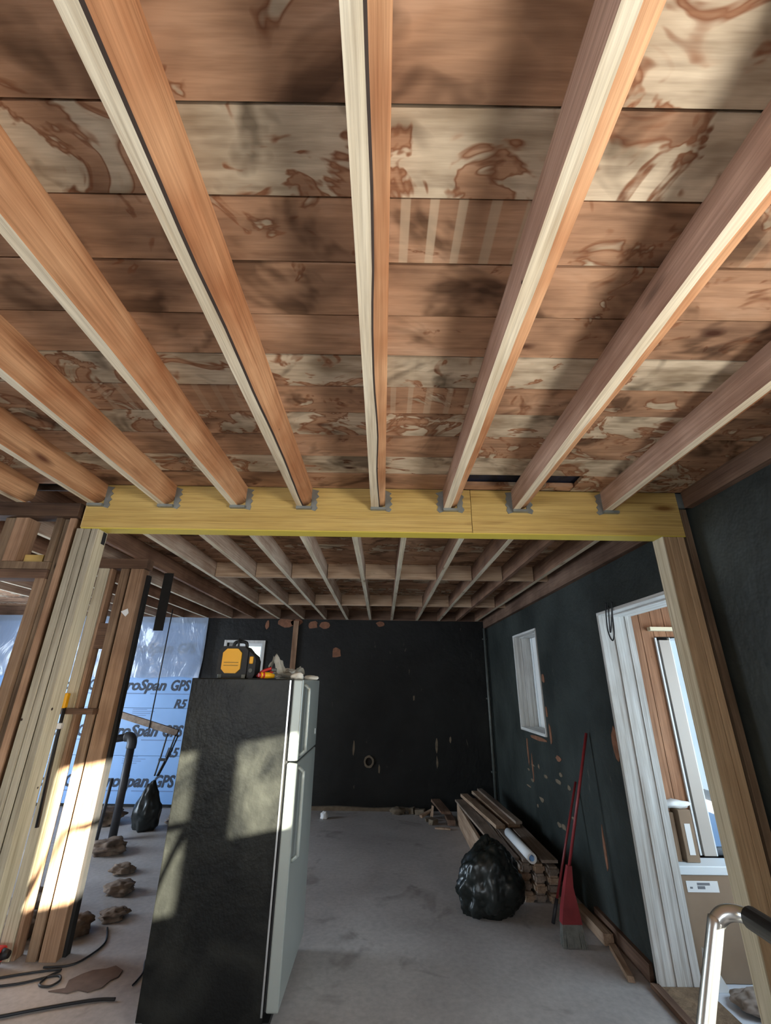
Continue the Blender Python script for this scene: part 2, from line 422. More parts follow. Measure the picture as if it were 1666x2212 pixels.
M_SIDING = wood('porch_siding', S(182, 140, 110), S(150, 112, 86), 'Z', 0.03, dirt_amt=0.2)
M_PVC = plain('porch_white_trim', S(226, 234, 238), 0.5)

# ------------------------------------------------------------------ floor, walls
XR0, XR1 = 1.72, 1.97
XL = -6.8; YB = -3.0; YF = 7.40
ZC1, ZC2 = 2.735, 2.84
YBEAM = 2.24
props(box('floor', XL-0.2, XR0+0.02, YB-0.2, YF+0.2, -0.12, 0.0, M_FLOOR), 'grey dusty floor of the gutted room', None, None, 'structure')

props(box('ground', -40, 60, -40, 60, -0.40, -0.30, plain('snowy_ground', S(214, 218, 226), 0.9, nscale=0.4, namt=0.06)), 'snowy ground outside the house', None, None, 'structure')

def holes_wall(name, axis, d0, d1, a0, a1, z0, z1, holes, mat):
    """wall slab with rectangular holes (a0,a1,z0,z1), axis = the axis across the slab"""
    A = sorted({a0, a1, *[h[0] for h in holes], *[h[1] for h in holes]})
    Z = sorted({z0, z1, *[h[2] for h in holes], *[h[3] for h in holes]})
    bm = bmesh.new()
    for i in range(len(A)-1):
        for j in range(len(Z)-1):
            ca, cz = (A[i]+A[i+1])/2, (Z[j]+Z[j+1])/2
            if any(h[0] < ca < h[1] and h[2] < cz < h[3] for h in holes): continue
            if axis == 'X': add_box(bm, d0, d1, A[i], A[i+1], Z[j], Z[j+1])
            else: add_box(bm, A[i], A[i+1], d0, d1, Z[j], Z[j+1])
    o = finish(name, bm, mat, origin=(0, 0, 0)); o['kind'] = 'structure'; return o

H_WA = (-0.64, 0.215, 1.0, 1.86); H_WB = (0.235, 0.83, 1.31, 1.86)
H_DOOR = (2.36, 3.51, 0.0, 2.25); H_WF = (5.0, 5.89, 1.21, 2.31)
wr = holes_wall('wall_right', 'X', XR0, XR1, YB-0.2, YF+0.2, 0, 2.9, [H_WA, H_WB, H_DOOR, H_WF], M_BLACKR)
wf = holes_wall('wall_far', 'Y', YF, YF+0.2, XL-0.2, XR1, 0, 3.0, [(-2.55, -1.97, 1.80, 2.31)], M_BLACK)
wlft = holes_wall('wall_left', 'X', XL-0.2, XL, YB-0.2, YF+0.2, 0, 3.0, [(3.0, 6.2, 0.75, 2.25)], plain('left_wall_board', S(150, 140, 130), 0.9, nscale=3))
wbk = holes_wall('wall_back', 'Y', YB-0.2, YB, XL-0.2, XR1, 0, 3.0, [(-3.5, -1.3, 0.8, 2.1)], plain('back_wall_board', S(170, 160, 150), 0.9, nscale=3))
for w, t in ((wr, 'black coated right wall with a door opening and windows'), (wf, 'black coated far wall with bare patches'), (wlft, 'left outer wall'), (wbk, 'back wall behind the viewer')): w['label'] = t

def patch(wall, cx, cz, w, h, mat, plane='XZ', seed=0, d=0.006, name='bare_patch'):
    rnd = random.Random(seed); n = 11; pts = []
    for k in range(n):
        a = 2*math.pi*k/n; r = 0.75+0.4*rnd.random()
        pts.append((cx+w/2*math.cos(a)*r, cz+h/2*math.sin(a)*r))
    if plane == 'XZ': return poly_plate(name, pts, 'XZ', YF+0.002, YF-d, mat, wall)
    return poly_plate(name, pts, 'YZ', XR0+0.002, XR0-d, mat, wall)
for i, (x, z, w, h) in enumerate([(-0.98, 2.60, 0.17, 0.13), (-1.17, 2.60, 0.16, 0.14), (-1.62, 2.63, 0.28, 0.16), (-0.76, 2.165, 0.16, 0.17), (-1.93, 2.60, 0.07, 0.16), (-0.05, 2.63, 0.14, 0.08), (-1.45, 2.64, 0.2, 0.12)]):
    patch(wf, x, z, w, h, M_PLASTER, seed=i)
for i, (x, z, w, h) in enumerate([(-0.42, 0.79, 0.03, 0.2), (0.84, 0.84, 0.04, 0.22), (0.84, 0.62, 0.03, 0.16), (1.05, 0.92, 0.03, 0.1), (-0.03, 0.52, 0.03, 0.12), (0.5, 1.5, 0.03, 0.08)]):
    patch(wf, x, z, w, h, M_STONE, seed=20+i, d=0.003)
rr = random.Random(5)
for i in range(14):      # chips under the window on the right wall
    patch(wr, 4.55+1.35*rr.random(), 0.95-0.5*rr.random()*1.0, 0.05+0.12*rr.random(), 0.02+0.03*rr.random(), M_STONE, 'YZ', 40+i, 0.004)
for i, (y, z, w, h) in enumerate([(5.72, 1.0, 0.05, 0.3), (5.6, 0.82, 0.04, 0.3), (4.9, 1.25, 0.06, 0.18), (4.94, 1.45, 0.05, 0.12), (5.3, 1.17, 0.5, 0.05), (3.56, 1.32, 0.1, 0.22), (4.93, 1.78, 0.08, 0.1), (4.0, 0.55, 0.04, 0.3), (4.75, 1.05, 0.16, 0.05)]):
    patch(wr, y, z, w, h, M_PLASTER, 'YZ', 70+i, 0.005)

# pipe stub hole in the far wall
t = thing('wall_pipe_stub', (-0.186, YF, 0.618), 'broken clay pipe stub low in the black far wall', 'pipe')
bm = bmesh.new()
for r0, r1, y0 in ((0.075, 0.05, YF-0.02),):
    n = 18; ringo = []; ringi = []; ringb = []; ringw = []
    for k in range(n):
        a = 2*math.pi*k/n; j = 1+0.12*noise.noise(Vector((math.cos(a)*2, math.sin(a)*2, 3)))
        ringo.append(bm.verts.new((-0.186+r0*j*math.cos(a), y0, 0.618+r0*j*math.sin(a)*1.1)))
        ringi.append(bm.verts.new((-0.186+r1*math.cos(a), y0, 0.618+r1*math.sin(a)*1.1)))
        ringb.append(bm.verts.new((-0.186+r1*math.cos(a), YF-0.001, 0.618+r1*math.sin(a)*1.1)))
        ringw.append(bm.verts.new((-0.186+r0*j*math.cos(a), YF-0.001, 0.618+r0*j*math.sin(a)*1.1)))
    for k in range(n):
        q = (k+1) % n
        bm.faces.new((ringo[k], ringo[q], ringi[q], ringi[k])); bm.faces.new((ringi[k], ringi[q], ringb[q], ringb[k])); bm.faces.new((ringw[k], ringw[q], ringo[q], ringo[k]))
finish('pipe_rim', bm, M_STONE, t)
bm = bmesh.new(); tube(bm, [(-0.186, YF-0.004, 0.618), (-0.186, YF-0.001, 0.618)], 0.052, 18); finish('pipe_bore', bm, M_DARKGAP, t)

# ------------------------------------------------------------------ ceilings with their boards
ceil1 = props(box('ceiling', XL, XR0, YB, YBEAM+0.09, ZC1+0.03, ZC1+0.12, M_DARKGAP), 'old board ceiling in front of the yellow beam', None, None, 'structure')
BAYX = [-6.8, -2.42, -2.01, -1.615, -1.225, -0.82, -0.45, -0.04, 0.367, 0.756, 1.27, 1.72]
PALE = {  # board: amount per bay, left to right
 0: [.3, .3, .35, .35, .4, .30, .34, .22, .55, .62, .5], 1: [.5, .5, .5, .50, .46, .46, .52, .50, .52, .55, .5],
 2: [.3, .3, .32, .32, .30, .30, .30, .28, .36, .40, .3], 3: [.25, .3, .28, .26, .22, .26, .28, .26, .33, .36, .3],
 4: [.2, .2, .22, .20, .18, .20, .22, .22, .28, .28, .2], 5: [.5, .5, .50, .50, .48, .52, .50, .54, .56, .58, .5],
 6: [.3, .3, .32, .34, .30, .28, .30, .34, .32, .34, .3], 7: [.4, .4, .44, .46, .50, .44, .46, .52, .54, .50, .4],
 8: [.2, .2, .25, .26, .22, .24, .26, .24, .36, .38, .3], 9: [.5, .5, .50, .46, .48, .55, .56, .56, .58, .55, .5],
 10: [.2, .2, .22, .24, .22, .24, .26, .24, .32, .46, .4]}
LATH = {2: {7: 0.6, 9: 0.15}, 6: {7: 0.4, 4: 0.3, 5: 0.2}, 5: {7: 0.2}, 9: {7: 0.2}}
YS = [0.31, 0.481, 0.652, 0.818, 0.991, 1.165, 1.33, 1.496, 1.671, 1.861, 2.046, 2.232]

def ceiling_board(y0, y1, z, parent, pale, lath, xs, th=0.022, mat=M_CEIL):
    bm = bmesh.new(); lp = bm.verts.layers.float.new('pale'); ll = bm.verts.layers.float.new('lath')
    dz = random.uniform(-0.003, 0.003)
    tops = []
    pts = []
    for i in range(len(xs)-1):
        a, b = xs[i], xs[i+1]
        for x in ((a+0.002), (b-0.002)): pts.append((x, pale[i], lath.get(i, 0.0)))
    rows = []
    for x, p, l in pts:
        jig0 = 0.002*noise.noise(Vector((x*1.7, y0*9, 1))); jig1 = 0.002*noise.noise(Vector((x*1.7, y1*9, 2)))
        r = [bm.verts.new((x, y0+0.0028+jig0, z+dz)), bm.verts.new((x, y1-0.0028+jig1, z+dz)), bm.verts.new((x, y1-0.0028+jig1, z+dz+th)), bm.verts.new((x, y0+0.0028+jig0, z+dz+th))]
        for v in r: v[lp] = p; v[ll] = l
        rows.append(r)
    for a, b in zip(rows, rows[1:]):
        for k in range(4):
            q = (k+1) % 4; bm.faces.new((a[k], a[q], b[q], b[k]))
    bm.faces.new(rows[0]); bm.faces.new(rows[-1][::-1])
    return finish('ceiling_board', bm, mat, parent)
rb = random.Random(3)
for i in range(len(YS)-1):
    if i == 10:    # board with the missing stretch over the right bays
        ceiling_board(YS[i], YS[i+1], ZC1, ceil1, PALE[i], LATH.get(i, {}), BAYX[:8]+[0.44])
        ceiling_board(YS[i], YS[i+1], ZC1, ceil1, [.46, .4], {}, [1.05, 1.27, 1.72])
        ceiling_board(2.168, YS[i+1], ZC1, ceil1, [.34, .4], {}, [0.44, 0.756, 1.05])
    else:
        ceiling_board(YS[i], YS[i+1], ZC1, ceil1, PALE[i], LATH.get(i, {}), BAYX)
y = YS[0]
while y > YB+0.1:
    y0 = y-rb.uniform(0.16, 0.185); p = rb.choice([.25, .3, .5]); ceiling_board(max(y0, YB), y, ZC1, ceil1, [p+rb.uniform(-.06, .06) for _ in range(11)], {}, BAYX); y = y0
props(box('floor_covering_underside', 0.42, 1.07, 2.0, 2.19, ZC1+0.0285, ZC1+0.0298, M_NAVY), 'dark navy underlay showing through the missing ceiling board', 'underlay')

ceil2 = props(box('ceiling', XL, XR0, YBEAM+0.09, YF, ZC2+0.025, ZC2+0.10, M_DARKGAP), 'board ceiling of the rear room beyond the yellow beam', None, None, 'structure')
y = YBEAM+0.09
while y < YF-0.02:
    y1 = min(y+rb.uniform(0.15, 0.19), YF); p = rb.choice([.2, .3, .45])
    ceiling_board(y, y1, ZC2, ceil2, [p], {}, [XL, XR0], 0.02); y = y1
box('ceiling_drop', XL, XR0, YBEAM+0.085, YBEAM+0.10, ZC1, ZC2+0.03, M_DARKX, ceil1)

# ------------------------------------------------------------------ front joists
def front_joist(xl, label, w=0.078, zb=2.615, y0=-2.99, y1=YBEAM-0.003, wane=1.0, seed=0, bark=True, strip=0.037):
    bm = bmesh.new(); n = 56; rings = []
    for i in range(n+1):
        y = y0+(y1-y0)*i/n
        a = noise.noise(Vector((seed*3.7, y*1.3, 0)))*0.004
        b = noise.noise(Vector((seed*5.1, y*2.1, 4)))*0.010 + noise.noise(Vector((seed*2.1, y*6, 8)))*0.002
        c = noise.noise(Vector((seed*1.9, y*1.7, 9)))
        s = strip+b
        rise = (0.026+0.012*c)*wane
        prof = [(0, ZC1-zb), (0+a*0.4, 0.0), (s, 0.0), (s+(0.006 if bark else 0.002), 0.006), (s+(w-s)*0.62, 0.006+rise*0.35), (w-0.003, 0.006+rise*0.9), (w, 0.012+rise*1.25), (w, ZC1-zb)]
        rings.append([bm.verts.new((xl+p[0], y, zb+p[1])) for p in prof])
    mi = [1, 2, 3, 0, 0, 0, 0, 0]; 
    for p, q in zip(rings, rings[1:]):
        for k in range(8):
            r = (k+1) % 8
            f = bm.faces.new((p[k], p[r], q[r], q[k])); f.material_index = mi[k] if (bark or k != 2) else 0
            if k in (3, 4, 5): f.smooth = True
    bm.faces.new(rings[0]).material_index = 0; bm.faces.new(rings[-1][::-1]).material_index = 0
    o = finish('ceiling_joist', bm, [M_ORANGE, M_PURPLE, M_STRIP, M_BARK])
    return props(o, label, 'joist', 'front ceiling joists')
FJ = [(-2.46, 'rough joist partly seen, farthest left in front of the beam', 1), (-2.05, 'joist resting on the dark old plate left of the yellow beam', 1),
      (-1.654, 'leftmost joist hung on the left end of the yellow beam', 1), (-1.263, 'second joist from the left end of the yellow beam', 1),
      (-0.861, 'third joist from the left end of the yellow beam', 1), (-0.492, 'rounded orange joist just left of the central joist', 1),
      (-0.077, 'central front joist running straight up the middle of the picture', .35), (0.328, 'first front joist right of the central one', .6),
      (0.717, 'second front joist right of the central one', .6), (1.225, 'rightmost front joist, nearest the black right wall', .7)]
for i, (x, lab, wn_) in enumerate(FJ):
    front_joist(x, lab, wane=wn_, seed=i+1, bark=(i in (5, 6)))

# joist hangers on the beam
def hanger(x0, x1, side, label, seed):
    t = thing('joist_hanger', ((x0+x1)/2, YBEAM-0.03, 2.60), label, 'joist hanger', 'steel joist hangers on the yellow beam')
    box('seat', x0-0.003, x1+0.003, YBEAM-0.022, YBEAM-0.001, 2.600, 2.6145, M_GALV, t)
    rnd = random.Random(seed)
    def jag(xa, s):
        pts = [(xa, 2.600)]
        z = 2.592
        zt = 2.725
        out = []
        k = 0
        while z < zt:
            out.append((xa+s*(0.026 + (0.012 if k % 2 else 0) + rnd.uniform(-.004, .004)), z)); z += 0.014+rnd.uniform(0, .008); k += 1
        return pts+out+[(xa, zt)]
    if 'R' in side: poly_plate('flange', jag(x1, 1), 'XZ', YBEAM-0.004, YBEAM-0.0005, M_GALV, t)
    if 'L' in side: poly_plate('flange', jag(x0, -1), 'XZ', YBEAM-0.004, YBEAM-0.0005, M_GALV, t)
HN = ['leftmost', 'second from left', 'third from left', 'fourth from left', 'fifth from left', 'sixth from left', 'seventh from left', 'rightmost']
for i, (x, lab, _) in enumerate(FJ[2:]):
    hanger(x, x+0.078, 'R' if i < 5 else ('LR' if i < 7 else 'L'), 'grey joist hanger on the yellow beam, %s of eight' % HN[i], i)

# ------------------------------------------------------------------ beam, posts
bt = thing('support_beam', (0, YBEAM, 2.475), 'long yellow laminated beam carrying the front joists', 'beam')
for x0, x1 in ((-1.667, 0.4825), (0.4855, 1.655)):
    b = box('beam_board', x0, x1, YBEAM, YBEAM+0.042, 2.478, ZC1, M_LVL, bt)
box('beam_board', -1.667, 1.655, YBEAM+0.043, YBEAM+0.085, 2.478, ZC1, M_LVL, bt)
box('bottom_edge', -1.667, 1.655, YBEAM, YBEAM+0.085, 2.472, 2.4775, M_LVLB, bt)
box('end_grain', -1.672, -1.6672, YBEAM+0.001, YBEAM+0.084, 2.479, ZC1-0.002, M_ENDGRAIN, bt)

t = thing('post', (-1.63, YBEAM+0.045, 0), 'pale new built-up stud post under the left end of the yellow beam', 'post')
for x0, x1, m, dy in ((-1.686, -1.650, M_PINEG, 0.0), (-1.648, -1.613, M_PINEG, 0.004), (-1.606, -1.572, M_PINEG, 0.002)):
    box('stud', x0, x1, YBEAM+dy, YBEAM+0.089+dy, 0.0, 2.4715, m, t, 0.0015)
box('lit_side_face', -1.5715, -1.569, YBEAM+0.003, YBEAM+0.088, 0.0, 2.471, M_PINEZ, t)  # thin pale plate, paints the window light on this side of the post
box('stamp', -1.5688, -1.5680, YBEAM+0.05, YBEAM+0.082, 2.40, 2.468, M_WIRE, t)
t = thing('post', (1.6, YBEAM+0.045, 0), 'built-up wooden post under the right end of the yellow beam beside the doorway', 'post')
for x0, x1, m, dy in ((1.530, 1.567, M_PINEZ2, 0.0), (1.569, 1.606, M_PINEZ2, 0.003), (1.608, 1.645, M_PINEZ2, 0.001)):
    box('stud', x0, x1, YBEAM+dy, YBEAM+0.089+dy, 0.0, 2.4715, m, t, 0.0015)
box('lit_side_face', 1.524, 1.5295, YBEAM-0.002, YBEAM+0.09, 0.0, 2.471, M_PINEZ, t)  # pale plate paints the brighter light on the post's left side
box('stud', 1.668, 1.704, YBEAM+0.012, YBEAM+0.10, 0.0, 2.64, M_GREYZ, t, 0.0015)
# filler between the beam end and the wall
props(box('beam_end_shim', 1.658, 1.70, YBEAM+0.004, YBEAM+0.085, 2.645, ZC1-0.001, M_GALV), 'grey metal shim between beam end and black right wall', 'shim')
props(box('trim_1', 1.675, XR0-0.001, YB+0.01, YBEAM-0.02, 2.635, ZC1-0.001, M_BROWNY), 'brown rim board along the top of the right wall, front', None, None, 'structure')
props(box('trim_2', 1.67, XR0-0.001, YBEAM+0.11, YF-0.01, 2.578, ZC2-0.001, M_BROWNY), 'brown rim board along the top of the right wall, rear', None, None, 'structure')
props(box('trim_3', XL, 1.66, YF-0.04, YF-0.001, 2.69, ZC2-0.001, M_BROWNX), 'brown rim board along the top of the far wall', None, None, 'structure')

# ------------------------------------------------------------------ rear joists and blocking
RX = [-4.6, -4.2, -3.78, -3.37, -2.96, -2.56, -2.17, -1.76, -1.35, -0.985, -0.62, -0.235, 0.12, 0.54, 0.90, 1.21, 1.53]
ORD = ['far left, above the plastic sheet', 'fifth left of the hanging black strip', 'fourth left of the hanging black strip', 'third left of the hanging black strip', 'second left of the hanging black strip', 'blue-lit, just left of the hanging black strip',
       'carrying the hanging black strip', 'first right of the hanging black strip', 'second right of the hanging black strip', 'fourth left of the conduit-side middle', 'second left of the middle', 'just left of the middle', 'in the middle of the rear ceiling', 'first right of the middle', 'second right of the middle', 'brown, second from the black right wall', 'nearest the black right wall']
for i, x in enumerate(RX):
    bm = bmesh.new(); n = 16; rings = []
    for k in range(n+1):
        y = YBEAM+0.105+(YF-0.045-YBEAM-0.105)*k/n; j = 0.004*noise.noise(Vector((x*3, y*0.8, 2)))
        rings.append([bm.verts.new((x+p+j, y, z)) for p, z in ((0, ZC2-0.001), (0, 2.69), (0.04, 2.69), (0.04, ZC2-0.001))])
    for p, q in zip(rings, rings[1:]):
        for k in range(4):
            r = (k+1) % 4; f = bm.faces.new((p[k], p[r], q[r], q[k])); f.material_index = (0, 1, 2, 0)[k]
    bm.faces.new(rings[0]); bm.faces.new(rings[-1][::-1])
    o = finish('ceiling_joist', bm, [M_REARB, M_STRIP if i not in (6, 15) else M_REARB, M_REARB if i in (3, 4, 6, 15) else M_REAR])  # side light painted in: left faces browner, right faces paler
    props(o, 'rear ceiling joist ' + ORD[i], 'joist', 'rear ceiling joists')
ROWN = {4.32: 'front row of rear blocking', 5.95: 'back row of rear blocking'}
for yrow, nm in ROWN.items():
    for i in range(7, len(RX)):
        x0 = RX[i-1]+0.046 if i > 0 else 0; x1 = RX[i]-0.006
        if i == 7: continue
        o = box('blocking', x0, x1, yrow, yrow+0.038, 2.693, ZC2-0.002, M_BLOCK, None)
        props(o, 'pale wooden block in the %s, %s' % (nm, ['leftmost', 'second from the left', 'third from the left', 'fourth from the left', 'left of the middle', 'middle one', 'right of the middle', 'third from the right rim', 'second from the right rim'][i-8]), 'blocking', nm)
    o = box('blocking', RX[-1]+0.046, 1.668, yrow, yrow+0.038, 2.693, ZC2-0.002, M_BLOCK)
    props(o, 'short wooden block touching the right rim board, %s' % nm, 'blocking', nm)
props(box('hanging_strip', -2.165, -2.075, 4.195, 4.203, 2.14, 2.6885, M_FELT), 'black tar-paper strip hanging from a rear joist', 'strip')

# ------------------------------------------------------------------ left partition in the plane of the beam
t = thing('stud_partition', (-2.2, YBEAM+0.05, 0), 'old brown stud partition with an open window frame left of the pale post', 'partition')
Y0, Y1 = YBEAM+0.012, YBEAM+0.10
box('top_plate', -3.2, -1.69, YBEAM-0.02, YBEAM+0.08, 2.535, 2.614, M_DARKX, t, 0.004)
box('stud', -1.747, -1.714, Y0, Y1, 0.0, 2.534, M_BROWNZ2, t)
box('stud', -1.786, -1.750, Y0+0.02, Y1, 0.0, 2.534, M_GREYZ, t)
box('cripple', -1.822, -1.789, Y0, Y1, 2.286, 2.534, M_GREYZ, t)
box('cripple', -2.047, -1.975, Y0+0.002, Y1, 2.286, 2.534, M_BROWNZ2, t)
box('cripple', -2.11, -2.052, Y0+0.01, Y1, 2.286, 2.534, M_GREYZ, t)
box('cripple', -2.45, -2.41, Y0, Y1, 2.286, 2.534, M_BROWNZ, t)
box('header', -3.2, -1.789, Y0, Y1, 2.245, 2.284, M_GREYZ, t)
box('header', -3.2, -1.789, Y0+0.004, Y1, 2.195, 2.243, M_BROWNX, t)
box('jamb', -1.838, -1.789, Y0, Y1, 0.0, 2.194, M_BROWNZ, t)
box('yellow_block', -1.972, -1.87, Y0+0.05, Y1, 2.2845, 2.335, M_LVL, t)
box('stud', -3.2, -3.16, Y0, Y1, 0.0, 2.194, M_BROWNZ, t)

# second frame, sunlit
t = thing('stud_frame', (-2.4, 3.72, 0), 'free-standing brown stud frame with blocks and a ledge, sunlit at its foot', 'stud frame')
FY0, FY1 = 3.68, 3.77
box('top_plate', -3.6, -2.06, FY0-0.01, FY1, 2.605, 2.688, M_BROWNX, t)
box('stud', -2.197, -2.085, FY0, FY1, 0.0, 2.604, M_BROWNZ2, t, 0.002)
box('stud', -2.283, -2.217, FY0+0.002, FY1, 0.0, 2.604, M_BROWNZ, t, 0.002)
box('stud', -2.475, -2.388, FY0, FY1, 0.0, 2.604, M_PINEZ, t, 0.002)
box('stud', -2.386, -2.361, FY0+0.01, FY1, 0.0, 2.604, M_BROWNZ2, t, 0.002)
box('block', -2.360, -2.284, FY0+0.006, FY1, 2.045, 2.14, M_BROWNX, t)
box('block', -2.360, -2.284, FY0+0.009, FY1, 1.94, 2.043, M_BROWNX, t)
box('ledge', -2.51, -2.19, FY0-0.07, FY0-0.002, 1.457, 1.497, M_BROWNX, t)
box('tar_paper_edge', -2.084, -2.062, FY1-0.03, FY1+0.02, 0.0, 2.56, M_FELT, t)
box('stud', -3.6, -3.55, FY0, FY1, 0.0, 2.604, M_BROWNZ, t)
poly_plate('paper_tag', [(-2.197, 2.235), (-2.145, 2.26), (-2.13, 2.225), (-2.15, 2.195)], 'XZ', FY0-0.006, FY0-0.001, M_WHITE, t)

# tool hung on the ledge
t = thing('hanging_tool', (-2.43, 3.57, 1.1), 'yellow and black long-shafted tool hanging over the wooden ledge', 'tool')
tubeobj('shaft', [(-2.40, 3.59, 1.60), (-2.395, 3.588, 1.3), (-2.37, 3.588, 0.75)], 0.013, M_RUBBER, t)
box('head', -2.46, -2.435, 3.57, 3.597, 1.50, 1.60, M_RUBBER, t, 0.004)
box('grip', -2.43, -2.385, 3.568, 3.605, 1.50, 1.605, M_YELLOW, t, 0.008, 2)
box('collar', -2.412, -2.378, 3.572, 3.604, 1.36, 1.40, M_WHITE, t, 0.004)

# ------------------------------------------------------------------ right doorway: deep white reveal, porch beyond
def liner(name, Y0, Y1, Z0, Z1, sill, label):
    t = thing(name, (XR0+0.12, (Y0+Y1)/2, Z0), label, None); t['kind'] = 'structure'
    if 'category' in t: del t['category']
    n = 5; w = (XR1-XR0+0.012)/n
    for k in range(n):     # boards of the far reveal
        d = [0.010, 0.004, 0.012, 0.002, 0.008][k]
        box('reveal_board', XR0-0.012+k*w, XR0-0.012+(k+1)*w-0.003, Y1-0.022-d, Y1-0.0005, Z0+0.001, Z1-0.0225, M_WHITEZ, t)
    n = 3; w = (XR1-XR0+0.012)/n
    for k in range(n):
        d = [0.0, 0.008, 0.003][k]
        box('head_board', XR0-0.012+k*w, XR0-0.012+(k+1)*w-0.003, Y0+0.001, Y1-0.0005, Z1-0.022-d, Z1-0.0005, M_WHITEY, t)
    box('reveal_board', XR0-0.012, XR1, Y0+0.0005, Y0+0.02, Z0+0.001, Z1-0.031, M_WHITEZ, t)
    if sill: box('sill', XR0-0.02, XR1, Y0+0.021, Y1-0.035, Z0+0.0005, Z0+0.03, M_WHITEY, t)
    return t
d1 = liner('door_1', *H_DOOR, False, 'doorway in the right wall with a deep white board reveal')
box('threshold', XR0-0.03, XR1, H_DOOR[0]+0.021, H_DOOR[1]-0.035, 0.0005, 0.022, M_GREYZ, d1)
w2 = liner('window_2', *H_WF, True, 'narrow window in the black right wall with a deep white reveal')
box('sash_frame', XR1-0.045, XR1-0.005, H_WF[0]+0.021, H_WF[0]+0.06, H_WF[2]+0.031, H_WF[3]-0.031, M_PVC, w2)
box('sash_frame', XR1-0.045, XR1-0.005, H_WF[1]-0.075, H_WF[1]-0.036, H_WF[2]+0.031, H_WF[3]-0.031, M_PVC, w2)
box('pane', XR1-0.03, XR1-0.025, H_WF[0]+0.061, H_WF[1]-0.076, H_WF[2]+0.031, H_WF[3]-0.031, M_WHITE, w2)
# windows beside the viewer on the right wall, and the others
def simple_window(name, axis, d, a0, a1, z0, z1, label):
    t = thing(name, ((d, (a0+a1)/2, z0) if axis == 'X' else ((a0+a1)/2, d, z0)), label, None); t['kind'] = 'structure'
    if 'category' in t: del t['category']
    def bx(n, a, b, za, zb, dd, m):
        if axis == 'X': box(n, d-dd, d+dd, a, b, za, zb, m, t)
        else: box(n, a, b, d-dd, d+dd, za, zb, m, t)
    f = 0.012 if name in ('window_3', 'window_4') else 0.03
    bx('frame', a0+.001, a0+f, z0+.001, z1-.001, 0.03, M_PVC); bx('frame', a1-f, a1-.001, z0+.001, z1-.001, 0.03, M_PVC)
    bx('frame', a0+f, a1-f, z0+.001, z0+f, 0.03, M_PVC); bx('frame', a0+f, a1-f, z1-f, z1-.001, 0.03, M_PVC)
    bx('pane', a0+f, a1-f, z0+f, z1-f, 0.003, M_GLASS)
    return t
simple_window('window_3', 'X', 1.92, *H_WA, 'window in the right wall beside the viewer')
simple_window('window_4', 'X', 1.92, *H_WB, 'narrow window in the right wall beside the viewer')
simple_window('window_5', 'X', XL-0.1, 3.0, 6.2, 0.75, 2.25, 'wide window in the left outer wall')
simple_window('added_window_back', 'Y', YB-0.1, -3.5, -1.3, 0.8, 2.1, 'added unseen window behind the viewer for fill light')  # opening added out of view, placed for the fill light
# small far window with a white surround
t = thing('window_1', (-2.28, YF, 1.79), 'small bright window with a white surround in the black far wall', None); t['kind'] = 'structure'
box('surround', -2.60, -2.555, YF-0.02, YF-0.001, 1.77, 2.34, M_WHITEZ, t); box('surround', -1.97, -1.93, YF-0.02, YF-0.001, 1.77, 2.34, M_WHITEZ, t)
box('surround', -2.5545, -1.9705, YF-0.02, YF-0.001, 2.30, 2.34, M_WHITEZ, t); box('surround', -2.5545, -1.9705, YF-0.02, YF-0.001, 1.77, 1.80, M_WHITEZ, t)
box('sash', -2.548, -2.23, YF+0.08, YF+0.11, 1.805, 2.305, M_WHITE, t)
box('sash', -2.2295, -2.02, YF+0.08, YF+0.11, 2.25, 2.305, M_WHITE, t); box('sash', -2.02, -1.972, YF+0.08, YF+0.11, 1.805, 2.305, M_WHITE, t)
box('pane', -2.2295, -2.0205, YF+0.09, YF+0.096, 1.805, 2.2495, M_GLASS, t)

# added wall, out of view, keeps the low sun off the porch and the rear window
o = box('wall_sun_block', 6.0, 6.3, -2.2, 16.0, -0.2, 4.5, plain('sun_block_render', S(150, 146, 140), 0.9, nscale=2)); o['kind'] = 'structure'; o['label'] = 'added unseen wall outside that blocks the low sun'
# porch beyond the doorway
PW = 3.75
props(box('floor', XR0+0.025, 3.2, 1.2, PW+0.1, -0.10, -0.001, M_OUTSIDE), 'grey porch floor beyond the doorway', None, None, 'structure')
props(box('ceiling', XR1+0.002, 3.2, 1.2, PW+0.1, 2.45, 2.52, M_SIDING), 'porch ceiling beyond the doorway', None, None, 'structure')
pw = props(holes_wall('wall_porch', 'Y', PW+0.022, PW+0.1, XR1+0.002, 3.2, 0.0, 2.449, [(2.392, 2.75, 0.62, 2.08)], M_DARKGAP), 'brown board wall of the porch beyond the doorway', None, None, 'structure')
for k in range(9):
    x0 = XR1+0.004+k*0.105
    z0_ = 0.0 if x0 < 2.27 else 2.10
    box('siding_board', x0, x0+0.1, PW+random.uniform(-0.002, 0.002), PW+0.0215, z0_, 2.448, M_SIDING, pw)
box('wall_porch_side', 3.1, 3.2, 1.2, 1.85, 0, 2.449, M_SIDING)['kind'] = 'structure'
o = holes_wall('wall_porch_outer', 'X', 3.14, 3.2, 1.86, PW+0.02, 0, 2.449, [(1.9, 3.4, 0.6, 2.3)], M_PVC); o['label'] = 'outer porch wall with a wide window'
bpy.data.objects['wall_porch_side']['label'] = 'side of the porch wall'
o = box('wall_porch_near', XR1+0.002, 3.2, 1.12, 1.199, 0, 2.449, M_SIDING); o['kind'] = 'structure'; o['label'] = 'near end wall of the porch'
